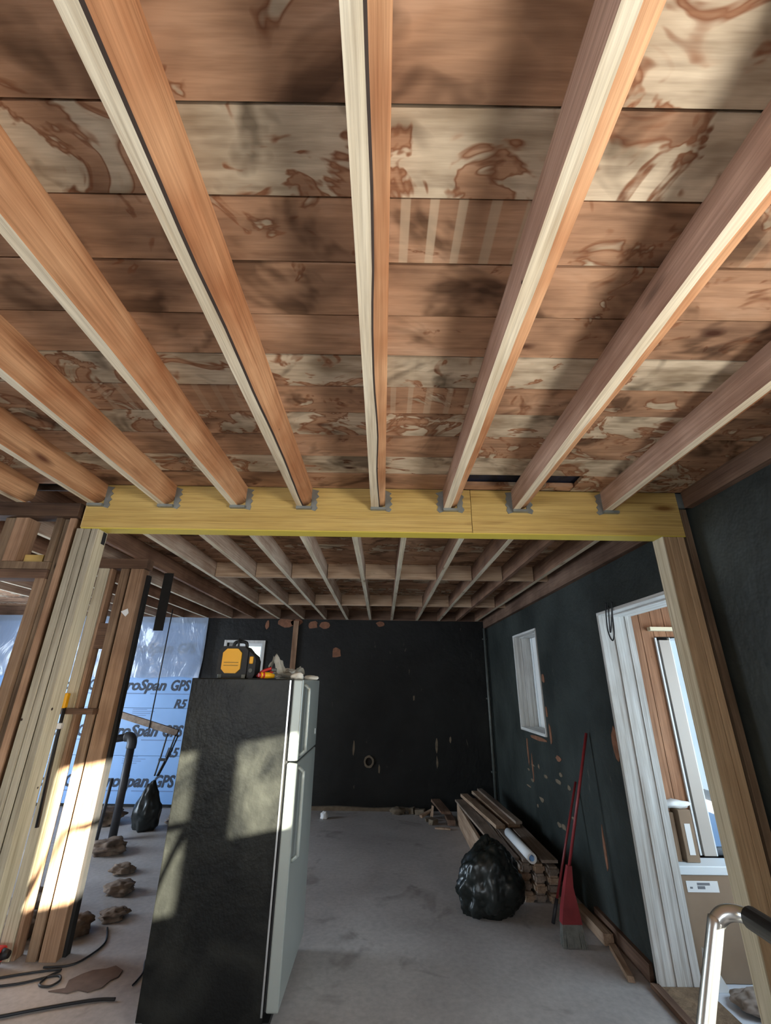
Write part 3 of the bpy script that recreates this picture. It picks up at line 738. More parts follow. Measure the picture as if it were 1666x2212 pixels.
# white panel leaning in the porch: cream top rail, thin bright strip, glazed edge
t = thing('storm_door', (2.45, PW-0.03, 0.58), 'white storm door stood against the brown porch wall', 'door')
box('edge_strip', 2.275, 2.288, PW-0.02, PW-0.004, 0.60, 2.09, M_PVC, t)
box('panel', 2.30, 2.385, PW-0.03, PW-0.004, 0.60, 2.07, plain('storm_door_grey_panel', S(176, 172, 166), 0.5), t)
box('stile', 2.386, 2.394, PW-0.03, PW-0.004, 0.60, 2.09, M_PVC, t)
box('glass', 2.3945, 2.4615, PW-0.014, PW-0.010, 0.60, 2.09, M_GLASS, t)
box('stile', 2.462, 2.50, PW-0.035, PW-0.004, 0.60, 2.09, M_PVC, t)
box('top_rail', 2.235, 2.50, PW-0.05, PW-0.004, 2.145, 2.175, plain('cream_rail', S(236, 230, 200), 0.6), t)
t = thing('cardboard_box', (2.25, 3.63, 0), 'tall flat cardboard box with a white label in the porch', 'box')
box('body', 1.99, 2.55, 3.55, 3.70, 0.0, 0.545, M_CARD, t, 0.004)
box('lid', 1.985, 2.555, 3.545, 3.705, 0.546, 0.595, M_PVC, t, 0.004)
lb = box('shipping_label', 2.03, 2.24, 3.5475, 3.5495, 0.455, 0.515, M_WHITE, t)
box('print', 2.10, 2.185, 3.5468, 3.5474, 0.492, 0.506, M_LABELG, lb); box('print', 2.10, 2.15, 3.5468, 3.5474, 0.472, 0.488, M_LABELG, lb); box('print', 2.05, 2.068, 3.5468, 3.5474, 0.474, 0.484, M_LABELG, lb)
t = thing('carton', (2.16, 3.68, 0.6), 'narrow upright carton with a label standing on the cardboard box', 'box')
box('body', 2.10, 2.19, 3.60, 3.70, 0.597, 0.90, M_CARD, t, 0.003)
box('label_sticker', 2.125, 2.165, 3.5975, 3.5995, 0.64, 0.82, M_WHITE, t)
props(box('grey_panel', 2.0, 2.075, 3.62, 3.70, 0.597, 0.88, M_BROWNZ), 'brown offcut standing on the cardboard box', 'offcut')
t = blob('paper_scrap', (2.10, 3.66, 0.902), (0.11, 0.05, 0.03), M_WHITE, 0.4, 2.0, 3, 3); props(t, 'crumpled white paper lying on the upright carton', 'paper')
t = poly_plate('white_sheet', [(1.995, 0.0), (2.13, 0.0), (2.02, 0.20)], 'XZ', 3.47, 3.50, M_WHITE); props(t, 'white offcut sheet leaning against the cardboard box', 'sheet')
t = blob('tarp', (2.3, 3.30, 0.001), (0.26, 0.16, 0.05), M_RUBBLEB, 0.35, 1.8, 4, 8, ridged=True); props(t, 'grey crumpled tarp on the porch floor before the box', 'tarp')
# wire loop hanging over the door head
t = tubeobj('wire_loop', [(1.70, 3.31, 2.30), (1.695, 3.33, 2.20), (1.69, 3.33, 2.09), (1.69, 3.29, 2.02), (1.69, 3.245, 2.07), (1.695, 3.235, 2.2), (1.70, 3.22, 2.29), (1.695, 3.25, 2.18), (1.69, 3.30, 2.08), (1.70, 3.28, 2.27)], 0.005, M_WIRE, None, 6, 8)
props(t, 'black wire loop hanging over the white door head', 'wire')
# conduit in the far right corner
t = thing('conduit', (1.665, 7.33, 0), 'grey conduit pipe running up the far right corner', 'pipe')
tubeobj('pipe', [(1.672, 7.335, 0.10), (1.672, 7.335, 2.575)], 0.024, M_PIPEG, t, 12)
for z in (0.5, 1.5, 2.4): box('clip', 1.64, 1.704, 7.33, 7.399, z, z+0.02, M_PIPEG, t)
tubeobj('foot', [(1.672, 7.335, 0.10), (1.672, 7.335, 0.0)], 0.032, M_PIPEG, t, 12)
# strip of wood on the far wall above the fridge
props(box('wood_strip', -1.49, -1.405, YF-0.04, YF-0.001, 0.8, 2.66, M_BROWNZ2), 'brown wooden strip fixed upright on the black far wall', 'board')

# ------------------------------------------------------------------ insulation and plastic on the far wall, left
def text_mesh(body, x0, x1, zmid, cap, y, mat, parent, shear=0.25, name='lettering'):
    cu = bpy.data.curves.new('t', 'FONT'); cu.body = body; cu.size = 1.0; cu.shear = shear; cu.offset = 0.034; cu.resolution_u = 3; cu.extrude = 0.002
    ob = bpy.data.objects.new('t', cu); C.objects.link(ob)
    dg = bpy.context.evaluated_depsgraph_get(); me = bpy.data.meshes.new_from_object(ob.evaluated_get(dg))
    bpy.data.objects.remove(ob); bpy.data.curves.remove(cu)
    xs = [v.co.x for v in me.vertices]; mn, mx = min(xs), max(xs)
    k = (x1-x0)/(mx-mn); kz = cap/0.70
    for v in me.vertices:
        cx, cy, cz = v.co; v.co = ((cx-mn)*k, -cz*0.5, cy*kz)
    me.materials.clear(); me.materials.append(mat)
    o = bpy.data.objects.new(name, me); o.location = Vector((x0, y, zmid-cap/2)) - wloc(parent); return link(o, parent)
IY = YF-0.03
rows = [(0.045, 0.655), (0.66, 1.305), (1.31, 1.80), (1.805, 2.60)]
cols = [(-5.56, -2.94), (-6.79, -5.565)]
RN = ['lowest row', 'second row from the floor', 'third row from the floor', 'top row behind the plastic']
for ri, (z0, z1) in enumerate(rows):
    for ci, (x0, x1) in enumerate(cols):
        t = thing('insulation_board', ((x0+x1)/2, IY+0.015, z0), 'pale blue printed insulation board, %s, %s' % (RN[ri], 'beside the black wall' if ci == 0 else 'in the far left corner'), 'insulation', 'insulation boards on the far wall')
        box('panel', x0, x1, IY, YF-0.001, z0, z1, M_INS, t)
        zm = {0: 0.335, 1: 0.995, 2: 1.64, 3: 2.20}[ri]
        for sh in (0, -1.30, -2.60):
            ax0, ax1 = -4.26+sh, -3.41+sh; gx0, gx1 = -3.335+sh, -3.03+sh
            if ax0 >= x0 and ax1 <= x1: text_mesh('EuroSpan', ax0, ax1, zm, 0.15, IY-0.003, M_INK, t)
            if gx0 >= x0 and gx1 <= x1: text_mesh('GPS', gx0, gx1, zm, 0.15, IY-0.003, M_INK, t, 0.2)
            if ri in (1, 2):
                rx0, rx1 = -3.235+sh, -3.04+sh; rz = 0.707 if ri == 1 else 1.375
                if rx0 >= x0 and rx1 <= x1: text_mesh('R5', rx0, rx1, rz, 0.12, IY-0.003, M_INK, t)
            if ax0 >= x0 and gx1 <= x1 and ri != 3:
                box('print_line', ax0+0.05, ax0+0.55, IY-0.002, IY-0.0005, zm-0.135, zm-0.120, M_INK2, t)
                box('print_line', ax0+0.62, gx1, IY-0.002, IY-0.0005, zm-0.135, zm-0.122, M_INK2, t)
                for k in range(4): box('print_line', ax0+0.40, ax0+0.62+0.06*(k % 3), IY-0.002, IY-0.0005, zm-0.44+k*0.028, zm-0.432+k*0.028, M_INK2, t)
# plastic sheet
bm = bmesh.new(); nx, nz = 60, 24; g = []
for i in range(nx+1):
    col_ = []
    for j in range(nz+1):
        x = -6.7+(3.82)*i/nx; z = 1.75+0.93*j/nz
        d = 0.05*noise.noise(Vector((x*2.2+z*1.1, z*1.6, 1)))+0.03*noise.noise(Vector((x*5-z*3, z*3, 5)))
        col_.append(bm.verts.new((x, YF-0.12+d, z+0.03*noise.noise(Vector((x*2, 0, 9)))*(1 if j == 0 else 0))))
    g.append(col_)
for i in range(nx):
    for j in range(nz): bm.faces.new((g[i][j], g[i+1][j], g[i+1][j+1], g[i][j+1])).smooth = True
o = finish('plastic_sheet', bm, M_PLASTIC); props(o, 'wrinkled clear plastic sheet hanging over the insulation boards', 'plastic sheet')

# hanging things before the insulation
t = thing('drain_pipe', (-3.07, 6.0, 0), 'black drain pipe with an elbow standing before the insulation boards', 'pipe')
tubeobj('riser', [(-3.07, 6.0, 0.0), (-3.07, 6.0, 0.96)], 0.045, M_PIPE, t, 14)
tubeobj('elbow', [(-3.07, 6.0, 0.93), (-3.07, 6.0, 1.0), (-3.10, 6.0, 1.05), (-3.16, 6.0, 1.055)], 0.056, M_PIPE, t, 14, 5)
tubeobj('branch', [(-3.13, 6.0, 1.054), (-3.55, 6.0, 0.99)], 0.043, M_PIPE, t, 14)
tubeobj('coupling', [(-3.30, 6.0, 1.028), (-3.36, 6.0, 1.02)], 0.056, M_PIPE, t, 14)
t = tubeobj('thin_riser_pipe', [(-3.22, 5.95, 0.0), (-3.19, 5.95, 0.62)], 0.018, M_PIPE); props(t, 'thin pipe standing left of the black drain pipe', 'pipe')
t = thing('hanging_plank', (-3.2, 6.5, 1.1), 'grey plank slung on wires before the insulation boards', 'plank')
bm = bmesh.new(); bar(bm, (-3.72, 6.5, 1.31), (-2.74, 6.5, 1.055), 0.05, 0.075); finish('plank', bm, M_LUMG, t)
for x, zb in ((-3.12, 1.16), (-3.62, 1.29)): tubeobj('wire', [(x, 6.47, zb-0.06), (x+0.01, 6.47, 2.69)], 0.008, M_WIRE, t, 6)
t = thing('cable_drop', (-3.0, 6.2, 0), 'bundle of dark cables dropping to the black bag', 'cable')
for a, b in (((-2.90, 6.40, 0.57), (-2.85, 6.45, 1.05)), ((-2.87, 6.4, 0.57), (-2.74, 6.45, 1.04)), ((-2.86, 6.42, 0.57), (-2.71, 6.46, 1.03))):
    tubeobj('cable', [a, (Vector(a)+Vector(b))/2+Vector((random.uniform(-.015, .015), 0, 0)), b], 0.010, M_WIRE, t, 6, 5)
box('clip', -2.89, -2.79, 6.41, 6.44, 0.735, 0.765, M_WIRE, t)
def bagshape(p): return Vector((p.x*(1-0.38*max(p.z, 0)-0.1*p.z), p.y*(1-0.38*max(p.z, 0)), p.z))
t = blob('rubbish_bag', (-2.90, 6.38, 0), (0.17, 0.15, 0.30), M_BAG, 0.22, 2.2, 4, 5, shape=bagshape, ridged=True); props(t, 'narrow dark rubbish bag standing before the insulation boards', 'bag')

# ------------------------------------------------------------------ fridge
FX0, FX1, FD = -1.272, -0.605, -0.525
FYN, FYF = 3.10, 3.88
fr = thing('refrigerator', (-0.9, 3.49, 0), 'tall black-sided refrigerator with grey doors, half lit by the sun', 'refrigerator')
box('cabinet', FX0, FX1, FYN, FYF, 0.03, 1.722, M_FRIDGE, fr, 0.006, 2)
box('base_grille', FX0+0.03, FX1+0.03, FYN+0.02, FYF-0.02, 0.0, 0.0295, M_RUBBER, fr)
box('gasket', FX1+0.0005, FX1+0.012, FYN+0.012, FYF-0.012, 0.075, 1.715, M_RUBBER, fr)
trimb = box('cabinet_trim', FX1-0.012, FX1-0.002, FYN-0.003, FYN-0.0002, 0.06, 1.715, M_CHROME, fr)
def door(name, z0, z1, h0, h1):
    d = box(name, FX1+0.013, FD, FYN-0.004, FYF+0.004, z0, z1, M_STEEL, fr, 0.010, 3)
    hb = bmesh.new()
    bar_y = FYN+0.045
    pts = [(FD-0.002, bar_y, h0), (FD+0.03, bar_y, h0+0.025), (FD+0.034, bar_y, h0+0.06), (FD+0.034, bar_y, h1-0.06), (FD+0.03, bar_y, h1-0.025), (FD-0.002, bar_y, h1)]
    tube(hb, spline(pts, 3), 0.012, 10); finish('handle', hb, M_STEEL, d)
    return d
dr = door('freezer_door', 1.243, 1.722, 1.27, 1.69)
door('fridge_door', 0.075, 1.232, 0.72, 1.205)
box('badge', FD-0.0005, FD+0.003, FYF-0.10, FYF-0.075, 1.33, 1.37, M_WHITE, dr)
box('hinge_cover', FX1-0.03, FD-0.02, FYF-0.06, FYF-0.01, 1.7222, 1.742, M_RUBBER, fr, 0.004)

# jobsite lamp on the fridge
ZT = 1.7222
t = thing('jobsite_radio', (-1.04, 3.33, ZT), 'black and yellow boxy jobsite radio standing on the refrigerator', 'radio')
def rrect(x0, x1, z0, z1, ch): return [(x0+ch, z0), (x1-ch, z0), (x1, z0+ch), (x1, z1-ch), (x1-ch, z1), (x0+ch, z1), (x0, z1-ch), (x0, z0+ch)]
o = poly_plate('housing', rrect(-1.175, -0.965, ZT, ZT+0.218, 0.03), 'XZ', 3.255, 3.42, M_RUBBER, t)
o = poly_plate('front_panel', rrect(-1.140, -1.008, ZT+0.035, ZT+0.200, 0.028), 'XZ', 3.240, 3.2545, M_YELLOW, t)
for z in (0.085, 0.105): box('groove', -1.125, -1.022, 3.2385, 3.2398, ZT+z, ZT+z+0.003, M_RUBBER, o)
poly_plate('side_housing', [(-0.963, ZT+0.005), (-0.92, ZT+0.005), (-0.908, ZT+0.03), (-0.908, ZT+0.12), (-0.922, ZT+0.155), (-0.963, ZT+0.185)], 'XZ', 3.27, 3.41, M_RUBBER, t)
box('side_badge', -0.953, -0.926, 3.264, 3.2695, ZT+0.10, ZT+0.15, M_YELLOW, t, 0.004)
tubeobj('dial', [(-0.938, 3.2695, ZT+0.055), (-0.938, 3.262, ZT+0.055)], 0.014, M_PIPEG, t, 14)
tubeobj('handle', [(-1.10, 3.33, ZT+0.215), (-1.09, 3.33, ZT+0.248), (-1.05, 3.33, ZT+0.255), (-1.01, 3.33, ZT+0.248), (-1.0, 3.33, ZT+0.215)], 0.012, M_RUBBER, t, 10, 4)
tubeobj('antenna_base', [(-1.055, 3.30, ZT+0.2), (-1.055, 3.30, ZT+0.275)], 0.008, M_RUBBER, t, 8)
for x in (-1.16, -0.995): box('foot', x, x+0.03, 3.243, 3.2545, ZT, ZT+0.03, M_PIPEG, t, 0.004)
# screwdriver
t = thing('screwdriver', (-0.80, 3.2, ZT), 'red and yellow screwdriver handle pointing forward on the refrigerator', 'screwdriver')
tubeobj('handle', [(-0.842, 3.17, ZT+0.024), (-0.835, 3.18, ZT+0.024), (-0.80, 3.215, ZT+0.024), (-0.765, 3.25, ZT+0.020)], [0.012, 0.021, 0.0215, 0.014], M_YELLOW, t, 12)
tubeobj('end_cap', [(-0.848, 3.164, ZT+0.024), (-0.841, 3.171, ZT+0.024)], [0.012, 0.0175], M_RED, t, 12)
tubeobj('collar_ring', [(-0.832, 3.183, ZT+0.024), (-0.822, 3.193, ZT+0.024)], 0.0222, M_RED, t, 12)
tubeobj('blade', [(-0.768, 3.247, ZT+0.020), (-0.70, 3.315, ZT+0.012)], 0.0035, M_CHROME, t, 8)
# red pliers
t = thing('pliers', (-0.86, 3.30, ZT), 'red handled pliers lying behind the screwdriver on the refrigerator', 'pliers')
tubeobj('handle', [(-0.895, 3.30, ZT+0.013), (-0.87, 3.31, ZT+0.045), (-0.835, 3.31, ZT+0.062), (-0.80, 3.31, ZT+0.072)], 0.011, M_RED, t, 8, 3)
tubeobj('handle', [(-0.895, 3.325, ZT+0.013), (-0.86, 3.32, ZT+0.025), (-0.82, 3.32, ZT+0.035), (-0.79, 3.315, ZT+0.055)], 0.011, M_RED, t, 8, 3)
box('jaw', -0.80, -0.762, 3.30, 3.322, ZT+0.05, ZT+0.075, M_PIPEG, t, 0.005)
# rag
def ribbon(name, path, widths, mat, seed, th=0.004):
    bm = bmesh.new(); P = spline(path, 6); n = 8; rows_ = []
    for i, p in enumerate(P):
        t_ = (P[min(i+1, len(P)-1)]-P[max(i-1, 0)]).normalized(); s = t_.cross(Vector((0, 0, 1))).normalized()
        w = widths[0]+(widths[1]-widths[0])*i/(len(P)-1); r = []
        for k in range(n+1):
            u = (k/n-0.5); q = p+s*(u*w)+Vector((0, 0, 0.022*noise.noise(Vector((i*0.35, k*0.8, seed)))+0.02*math.cos(u*9)))
            q.z = max(q.z, ZT+0.004); r.append(bm.verts.new(q))
        rows_.append(r)
    for a, b in zip(rows_, rows_[1:]):
        for k in range(n): bm.faces.new((a[k], a[k+1], b[k+1], b[k])).smooth = True
    bmesh.ops.solidify(bm, geom=list(bm.faces), thickness=th)
    return finish(name, bm, mat, smooth=True)
o = ribbon('rag', [(-0.84, 3.42, ZT+0.09), (-0.80, 3.42, ZT+0.155), (-0.765, 3.41, ZT+0.10), (-0.73, 3.40, ZT+0.035), (-0.66, 3.41, ZT+0.03), (-0.62, 3.42, ZT+0.075), (-0.60, 3.43, ZT+0.05)], (0.12, 0.13), M_RAG, 2); props(o, 'crumpled off-white rag on top of the refrigerator', 'rag')
o = blob('rag_bundle', (-0.73, 3.56, ZT+0.001), (0.10, 0.05, 0.045), M_RAG, 0.4, 2.4, 4, 4); props(o, 'bunched off-white cloth behind the crumpled rag', 'rag')
o = blob('glove', (-0.60, 3.27, ZT+0.001), (0.045, 0.05, 0.028), M_RAG, 0.35, 2, 3, 6); props(o, 'small pale folded glove on the refrigerator above its door', 'glove')
o = blob('glove', (-0.545, 3.53, ZT+0.001), (0.06, 0.03, 0.018), M_RAG, 0.25, 2, 3, 9); props(o, 'pale glove finger drooping over the refrigerator door edge', 'glove')

# ------------------------------------------------------------------ right side: lumber pile, bag, roll, brooms
def plank(a, b, w, h, mat, label, grp='planks in the pile by the right wall'):
    bm = bmesh.new(); bar(bm, a, b, w, h); bmesh.ops.bevel(bm, geom=list(bm.edges), offset=0.002, segments=1, affect='EDGES')
    o = finish('plank', bm, mat); return props(o, label, 'plank', grp)
LAY = ['floor layer', 'second layer', 'third layer', 'fourth layer']; COLN = ['first stack from the bag', 'second stack from the bag', 'third stack from the bag', 'stack nearest the wall']
rp = random.Random(11)
for ci in range(4):
    for li in range(4):
        if ci == 0 and li == 3: continue
        x = 1.165+ci*0.108+rp.uniform(-.004, .004); z = 0.033+li*0.066
        bm = bmesh.new(); y0 = 4.62-ci*0.02+rp.uniform(-.02, .04); y1 = 6.5+rp.uniform(-.2, .25)
        bar(bm, (x, y0, z), (x+0.02, y1, z), 0.10, 0.064)
        es = [e for e in bm.edges]
        bmesh.ops.bevel(bm, geom=es, offset=0.016, segments=2, affect='EDGES')
        o = finish('timber', bm, M_LUMX if (ci+li) % 2 else M_LUMG)
        props(o, 'short square timber in the pile, %s, %s' % (COLN[ci], LAY[li]), 'timber', 'square timbers stacked by the right wall')
plank((1.02, 4.95, 0.12), (1.03, 6.75, 0.13), 0.035, 0.24, M_LUMX, 'pale plank stood on edge at the left of the lumber pile')
plank((1.165, 4.66, 0.282), (1.05, 6.72, 0.282), 0.13, 0.024, M_LUMG, 'long grey plank on top at the left of the lumber pile')
plank((1.32, 4.62, 0.282), (1.30, 6.8, 0.282), 0.14, 0.024, M_LUMG, 'long flat plank in the middle of the pile under the paper roll')
plank((1.48, 4.6, 0.285), (1.47, 6.7, 0.285), 0.14, 0.024, M_LUMG, 'long flat plank on the pile nearest the black wall')
plank((1.27, 5.45, 0.316), (1.13, 6.85, 0.316), 0.10, 0.036, M_LUMX, 'short plank lying skewed on top of the pile, left one')
plank((1.43, 5.50, 0.318), (1.33, 7.02, 0.318), 0.13, 0.036, M_LUMX, 'short wide plank on top of the pile, right one')
plank((1.47, 5.46, 0.352), (1.38, 7.02, 0.352), 0.07, 0.024, M_LUMG, 'narrow plank lying on the short wide plank')
t = thing('paper_roll', (1.28, 4.7, 0.295), 'white rolled-up paper lying on the lumber pile', 'roll')
bm = bmesh.new(); n = 20
A, B = Vector((1.30, 4.50, 0.335)), Vector((1.285, 5.2, 0.335)); rings = []
for p, r in ((A, 0.027), (A, 0.039), (B, 0.039), (B, 0.027)):
    rings.append([bm.verts.new(p+Vector((math.cos(2*math.pi*k/n)*r, 0, math.sin(2*math.pi*k/n)*r))) for k in range(n)])
for i in range(4):
    a, b = rings[i], rings[(i+1) % 4]
    for k in range(n): bm.faces.new((a[k], a[(k+1) % n], b[(k+1) % n], b[k])).smooth = (i == 1 or i == 3)
finish('roll', bm, M_WHITE, t)
tubeobj('inner_turn', [(1.302, 4.51, 0.33), (1.288, 5.19, 0.33)], 0.018, M_INS, t, 12)
def bag2(p):
    k = 1-0.25*max(p.z, 0)
    return Vector((p.x*k+0.05*p.z, p.y*k, p.z+0.25*max(0, 0.5-abs(p.x+0.1))*max(p.z, 0)))
o = blob('rubbish_bag', (0.905, 4.40, 0), (0.29, 0.19, 0.285), M_BAG, 0.26, 2.4, 5, 2, ridged=True, shape=bag2); props(o, 'bulging black rubbish bag lying against the lumber pile', 'bag')
# broom
t = thing('broom', (1.38, 3.96, 0), 'red handled broom with grey bristles leaning on the black right wall', 'broom')
tubeobj('handle', [(1.40, 3.965, 0.40), (1.695, 3.985, 1.345)], 0.011, M_DRED, t, 10)
bm = bmesh.new()
def quadring(z, x, y, wx, wy): return [bm.verts.new((x+sx*wx, y+sy*wy, z)) for sx, sy in ((-1, -1), (1, -1), (1, 1), (-1, 1))]
R_ = [quadring(0.13, 1.375, 3.95, 0.072, 0.030), quadring(0.22, 1.378, 3.952, 0.056, 0.030), quadring(0.34, 1.388, 3.958, 0.030, 0.024), quadring(0.46, 1.415, 3.966, 0.016, 0.018)]
for a, b in zip(R_, R_[1:]):
    for k in range(4): bm.faces.new((a[k], a[(k+1) % 4], b[(k+1) % 4], b[k]))
bm.faces.new(R_[0]); bm.faces.new(R_[-1][::-1]); finish('head', bm, M_DRED, t)
bm = bmesh.new()
for k in range(26):
    u = -1+2*k/25
    for dy in (-0.018, 0.0, 0.018): bar(bm, (1.375+u*0.066, 3.95+dy, 0.13), (1.375+u*0.078+random.uniform(-.006, .006), 3.945+dy*1.6, 0.001), 0.008, 0.008, Vector((0, 1, 0)))
finish('bristles', bm, M_BRISTLE, t)['kind'] = 'stuff'
t = thing('dustpan_stick', (1.35, 4.27, 0), 'thin rusty red stick leaning on the black wall behind the broom', 'stick')
tubeobj('stick', [(1.345, 4.262, 0.0), (1.70, 4.36, 0.93)], 0.010, M_DRED, t, 8)
tubeobj('ferrule', [(1.345, 4.262, 0.0), (1.40, 4.277, 0.15)], 0.014, M_PIPE, t, 8)
# loose boards along the foot of the right wall
def scrap(a, b, w, h, mat, label, cat='scrap wood', grp='scrap wood on the floor'):
    bm = bmesh.new(); bar(bm, a, b, w, h)
    for v in bm.verts: v.co += Vector((random.uniform(-.008, .008), random.uniform(-.02, .02), random.uniform(0, .003)))
    o = finish('scrap_wood', bm, mat); return props(o, label, cat, grp)
scrap((1.62, 4.42, 0.035), (1.63, 3.95, 0.035), 0.07, 0.06, M_LUMX, 'weathered board end on the floor behind the broom by the wall')
scrap((1.64, 3.92, 0.012), (1.575, 3.56, 0.012), 0.04, 0.02, M_LUMX, 'pale splintered lath on the floor between broom and doorway')
scrap((1.70, 4.3, 0.05), (1.70, 3.55, 0.05), 0.03, 0.09, M_BROWNY, 'dark board along the foot of the right wall by the doorway')
scrap((1.68, 3.5, 0.015), (1.68, 2.4, 0.015), 0.05, 0.025, M_BROWNY, 'narrow board on the floor along the door threshold')
# debris by the far wall
o = poly_plate('baseboard_far', [(-1.2, 0.0), (0.56, 0.0), (0.56, 0.035), (0.3, 0.05), (-0.1, 0.035), (-0.6, 0.055), (-1.2, 0.04)], 'XZ', YF-0.05, YF-0.001, M_STONE); props(o, 'rough dusty ledge along the foot of the far wall', None, None, 'structure')
scrap((0.86, 6.72, 0.14), (0.78, 7.25, 0.17), 0.13, 0.03, M_BROWNY, 'brown plank tilted on the debris by the far wall')
scrap((0.92, 6.66, 0.04), (0.93, 7.1, 0.04), 0.10, 0.06, M_BROWNY, 'dark plank on the floor beside the lumber pile at the far wall')
DL = ['small pale chunk nearest the far wall', 'broken lath in the debris by the far wall', 'small wood chunk in front of the tilted plank', 'thin stick lying foremost in the debris', 'chunk at the left of the debris heap', 'lath stub standing in the debris heap', 'short pale offcut left of the tilted plank']
for i, (a, b, w, h) in enumerate([((0.50, 7.2, 0.03), (0.62, 7.16, 0.05), 0.07, 0.06), ((0.55, 7.0, 0.03), (0.72, 7.1, 0.08), 0.05, 0.03), ((0.66, 6.72, 0.03), (0.74, 6.80, 0.03), 0.06, 0.06), ((0.70, 6.58, 0.01), (0.88, 6.52, 0.012), 0.025, 0.018), ((0.42, 7.28, 0.03), (0.48, 7.25, 0.04), 0.08, 0.07), ((0.70, 7.0, 0.02), (0.72, 7.0, 0.16), 0.04, 0.03), ((0.60, 6.88, 0.02), (0.70, 6.90, 0.03), 0.05, 0.035)]):
    scrap(a, b, w, h, M_LUMX if i % 2 else M_STONE, DL[i])
o = blob('plaster_rubble', (0.24, 7.22, 0), (0.11, 0.06, 0.05), M_STONE, 0.5, 3, 3, 4); props(o, 'small heap of plaster rubble by the far wall', 'rubble')
o = blob('paper_scrap', (-0.76, 6.95, 0), (0.05, 0.05, 0.05), M_WHITE, 0.3, 2.5, 3, 12); props(o, 'small crumpled white scrap on the floor right of the refrigerator', 'paper')

# ------------------------------------------------------------------ step ladder at the lower right
t = thing('step_ladder', (0.75, 0.97, 0), 'aluminium step ladder rail with a black grip at the lower right', 'ladder')
LA, LB = 1.20, 0.72
def leg(y): return [(0.286, y, 0.0), (0.722, y, 1.195)]
tubeobj('front_leg', [(0.286, LA, 0.02), (0.60, LA, 0.88), (0.722, LA, 1.195), (0.738, LA, 1.228), (0.758, LA-0.008, 1.246), (0.778, LA-0.03, 1.252), (0.784, LA-0.07, 1.252)], 0.0155, M_CHROME, t, 14, 6)
tubeobj('front_leg', [(0.286, LB, 0.02), (0.60, LB, 0.88), (0.722, LB, 1.195), (0.738, LB, 1.228), (0.758, LB+0.008, 1.246), (0.778, LB+0.03, 1.252), (0.784, LB+0.07, 1.252)], 0.0155, M_CHROME, t, 14, 6)
tubeobj('grip', [(0.784, LA-0.045, 1.252), (0.784, LB+0.045, 1.252)], 0.0215, M_RUBBER, t, 16)
for y in (LA-0.03, LB+0.03): tubeobj('rear_leg', [(0.56, y, 0.72), (1.02, y, 0.02)], 0.014, M_CHROME, t, 12)
for x, z in ((0.375, 0.24), (0.46, 0.47), (0.55, 0.70)): box('step', x-0.02, x+0.18, LB+0.017, LA-0.017, z-0.015, z+0.015, M_RUBBER, t, 0.005)
for p in ((0.286, LA), (0.286, LB), (1.02, LA-0.03), (1.02, LB+0.03)): tubeobj('foot', [(p[0], p[1], 0.0), (p[0]+0.004, p[1], 0.03)], 0.019, M_RUBBER, t, 12)

# ------------------------------------------------------------------ left floor clutter
CL = [((-2.2, 4.02, 0), (0.11, 0.12, 0.10), M_RUBBLE, 'brown crumpled debris heap at the foot of the stud frame'), ((-2.58, 4.0, 0), (0.15, 0.14, 0.12), M_RUBBLE, 'dark brown debris heap behind the pale post foot'),
      ((-2.25, 4.68, 0), (0.12, 0.09, 0.08), M_RUBBLE, 'small brown scrap heap behind the stud frame'), ((-2.9, 5.6, 0), (0.18, 0.15, 0.12), M_RUBBLE, 'brown rubble heap in front of the black bag'),
      ((-2.45, 5.1, 0), (0.10, 0.09, 0.07), M_RUBBLE, 'low brown scrap heap halfway to the insulation'), ((-2.05, 4.25, 0), (0.10, 0.09, 0.06), M_RUBBLE, 'small brown lump right of the stud frame foot'),
      ((-3.6, 6.6, 0), (0.3, 0.2, 0.18), M_RUBBLE, 'dark heap on the floor below the insulation boards'), ((-2.75, 4.35, 0), (0.16, 0.14, 0.13), M_RUBBLEB, 'pale plastic heap left of the stud frame foot'), ((-2.45, 6.7, 0), (0.3, 0.2, 0.1), M_RUBBLE, 'low brown heap beside the black bag at the far wall')]
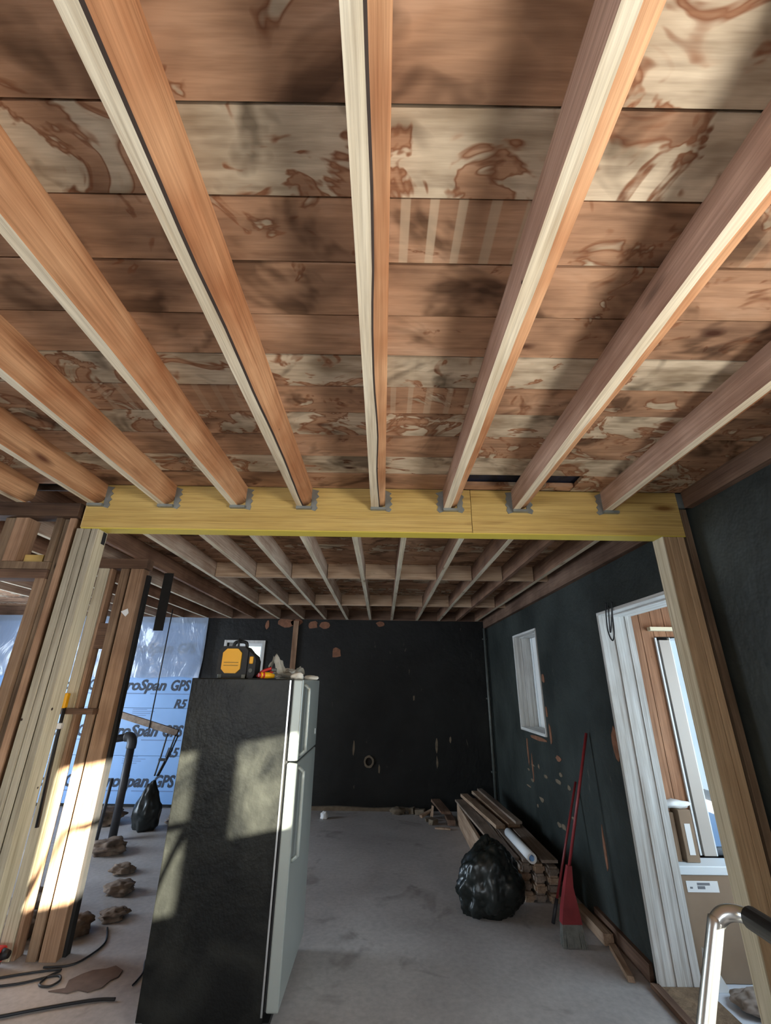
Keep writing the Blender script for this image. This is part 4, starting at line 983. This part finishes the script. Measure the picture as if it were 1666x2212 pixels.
for i, (l, s_, m, lab) in enumerate(CL):
    o = blob('debris_heap', l, (s_[0], s_[1], s_[2]*0.6), m, 0.45, 1.7, 4, 30+i); props(o, lab, 'debris', 'debris heaps on the left floor')
def cord(name, pts, r, lab):
    o = tubeobj(name, [(x, y, r+0.001) for x, y in pts], r, M_WIRE, None, 8, 8); return props(o, lab, 'cord')
cord('extension_cord', [(-2.40, 3.40), (-2.15, 3.46), (-1.99, 3.54), (-1.93, 3.50), (-1.95, 3.44), (-2.02, 3.45), (-2.03, 3.52), (-2.0, 3.60), (-2.2, 3.55), (-2.33, 3.5)], 0.006, 'dark thin cord with a small loop on the left floor')
cord('extension_cord', [(-2.4, 3.05), (-2.04, 3.18), (-1.85, 3.25), (-1.62, 3.32), (-1.50, 3.33)], 0.008, 'dark cord crossing the lower left corner of the floor')
cord('extension_cord', [(-1.47, 3.46), (-1.47, 3.58), (-1.52, 3.72), (-1.48, 3.82), (-1.45, 3.9)], 0.005, 'thin dark cord running behind the refrigerator on the left')
cord('extension_cord', [(-2.12, 3.62), (-1.98, 3.64), (-1.92, 3.72), (-1.90, 3.9), (-2.0, 4.1)], 0.006, 'thin cord curling round the stud frame foot')
bm = bmesh.new(); pts = [(-1.93, 3.40), (-1.851, 3.427), (-1.878, 3.50), (-1.84, 3.56), (-1.795, 3.601), (-1.72, 3.62), (-1.679, 3.651), (-1.609, 3.605), (-1.60, 3.54), (-1.628, 3.504), (-1.64, 3.44), (-1.70, 3.397), (-1.77, 3.415), (-1.81, 3.385)]
o = poly_plate('flat_rag', pts, 'XY', 0.0005, 0.006, plain('brown_cloth', S(122, 106, 98), 0.95, nscale=8)); props(o, 'flat brown cloth lying on the floor left of the refrigerator', 'cloth')
t = thing('drill', (-2.46, 3.6, 0), 'red and black power tool on the floor at the left edge', 'power tool')
box('body', -2.56, -2.385, 3.56, 3.64, 0.03, 0.11, M_RED, t, 0.02, 3); box('grip', -2.46, -2.40, 3.57, 3.63, 0.0, 0.03, M_RUBBER, t, 0.01, 2); tubeobj('chuck', [(-2.39, 3.60, 0.075), (-2.345, 3.60, 0.075)], [0.032, 0.02], M_RUBBER, t, 12)
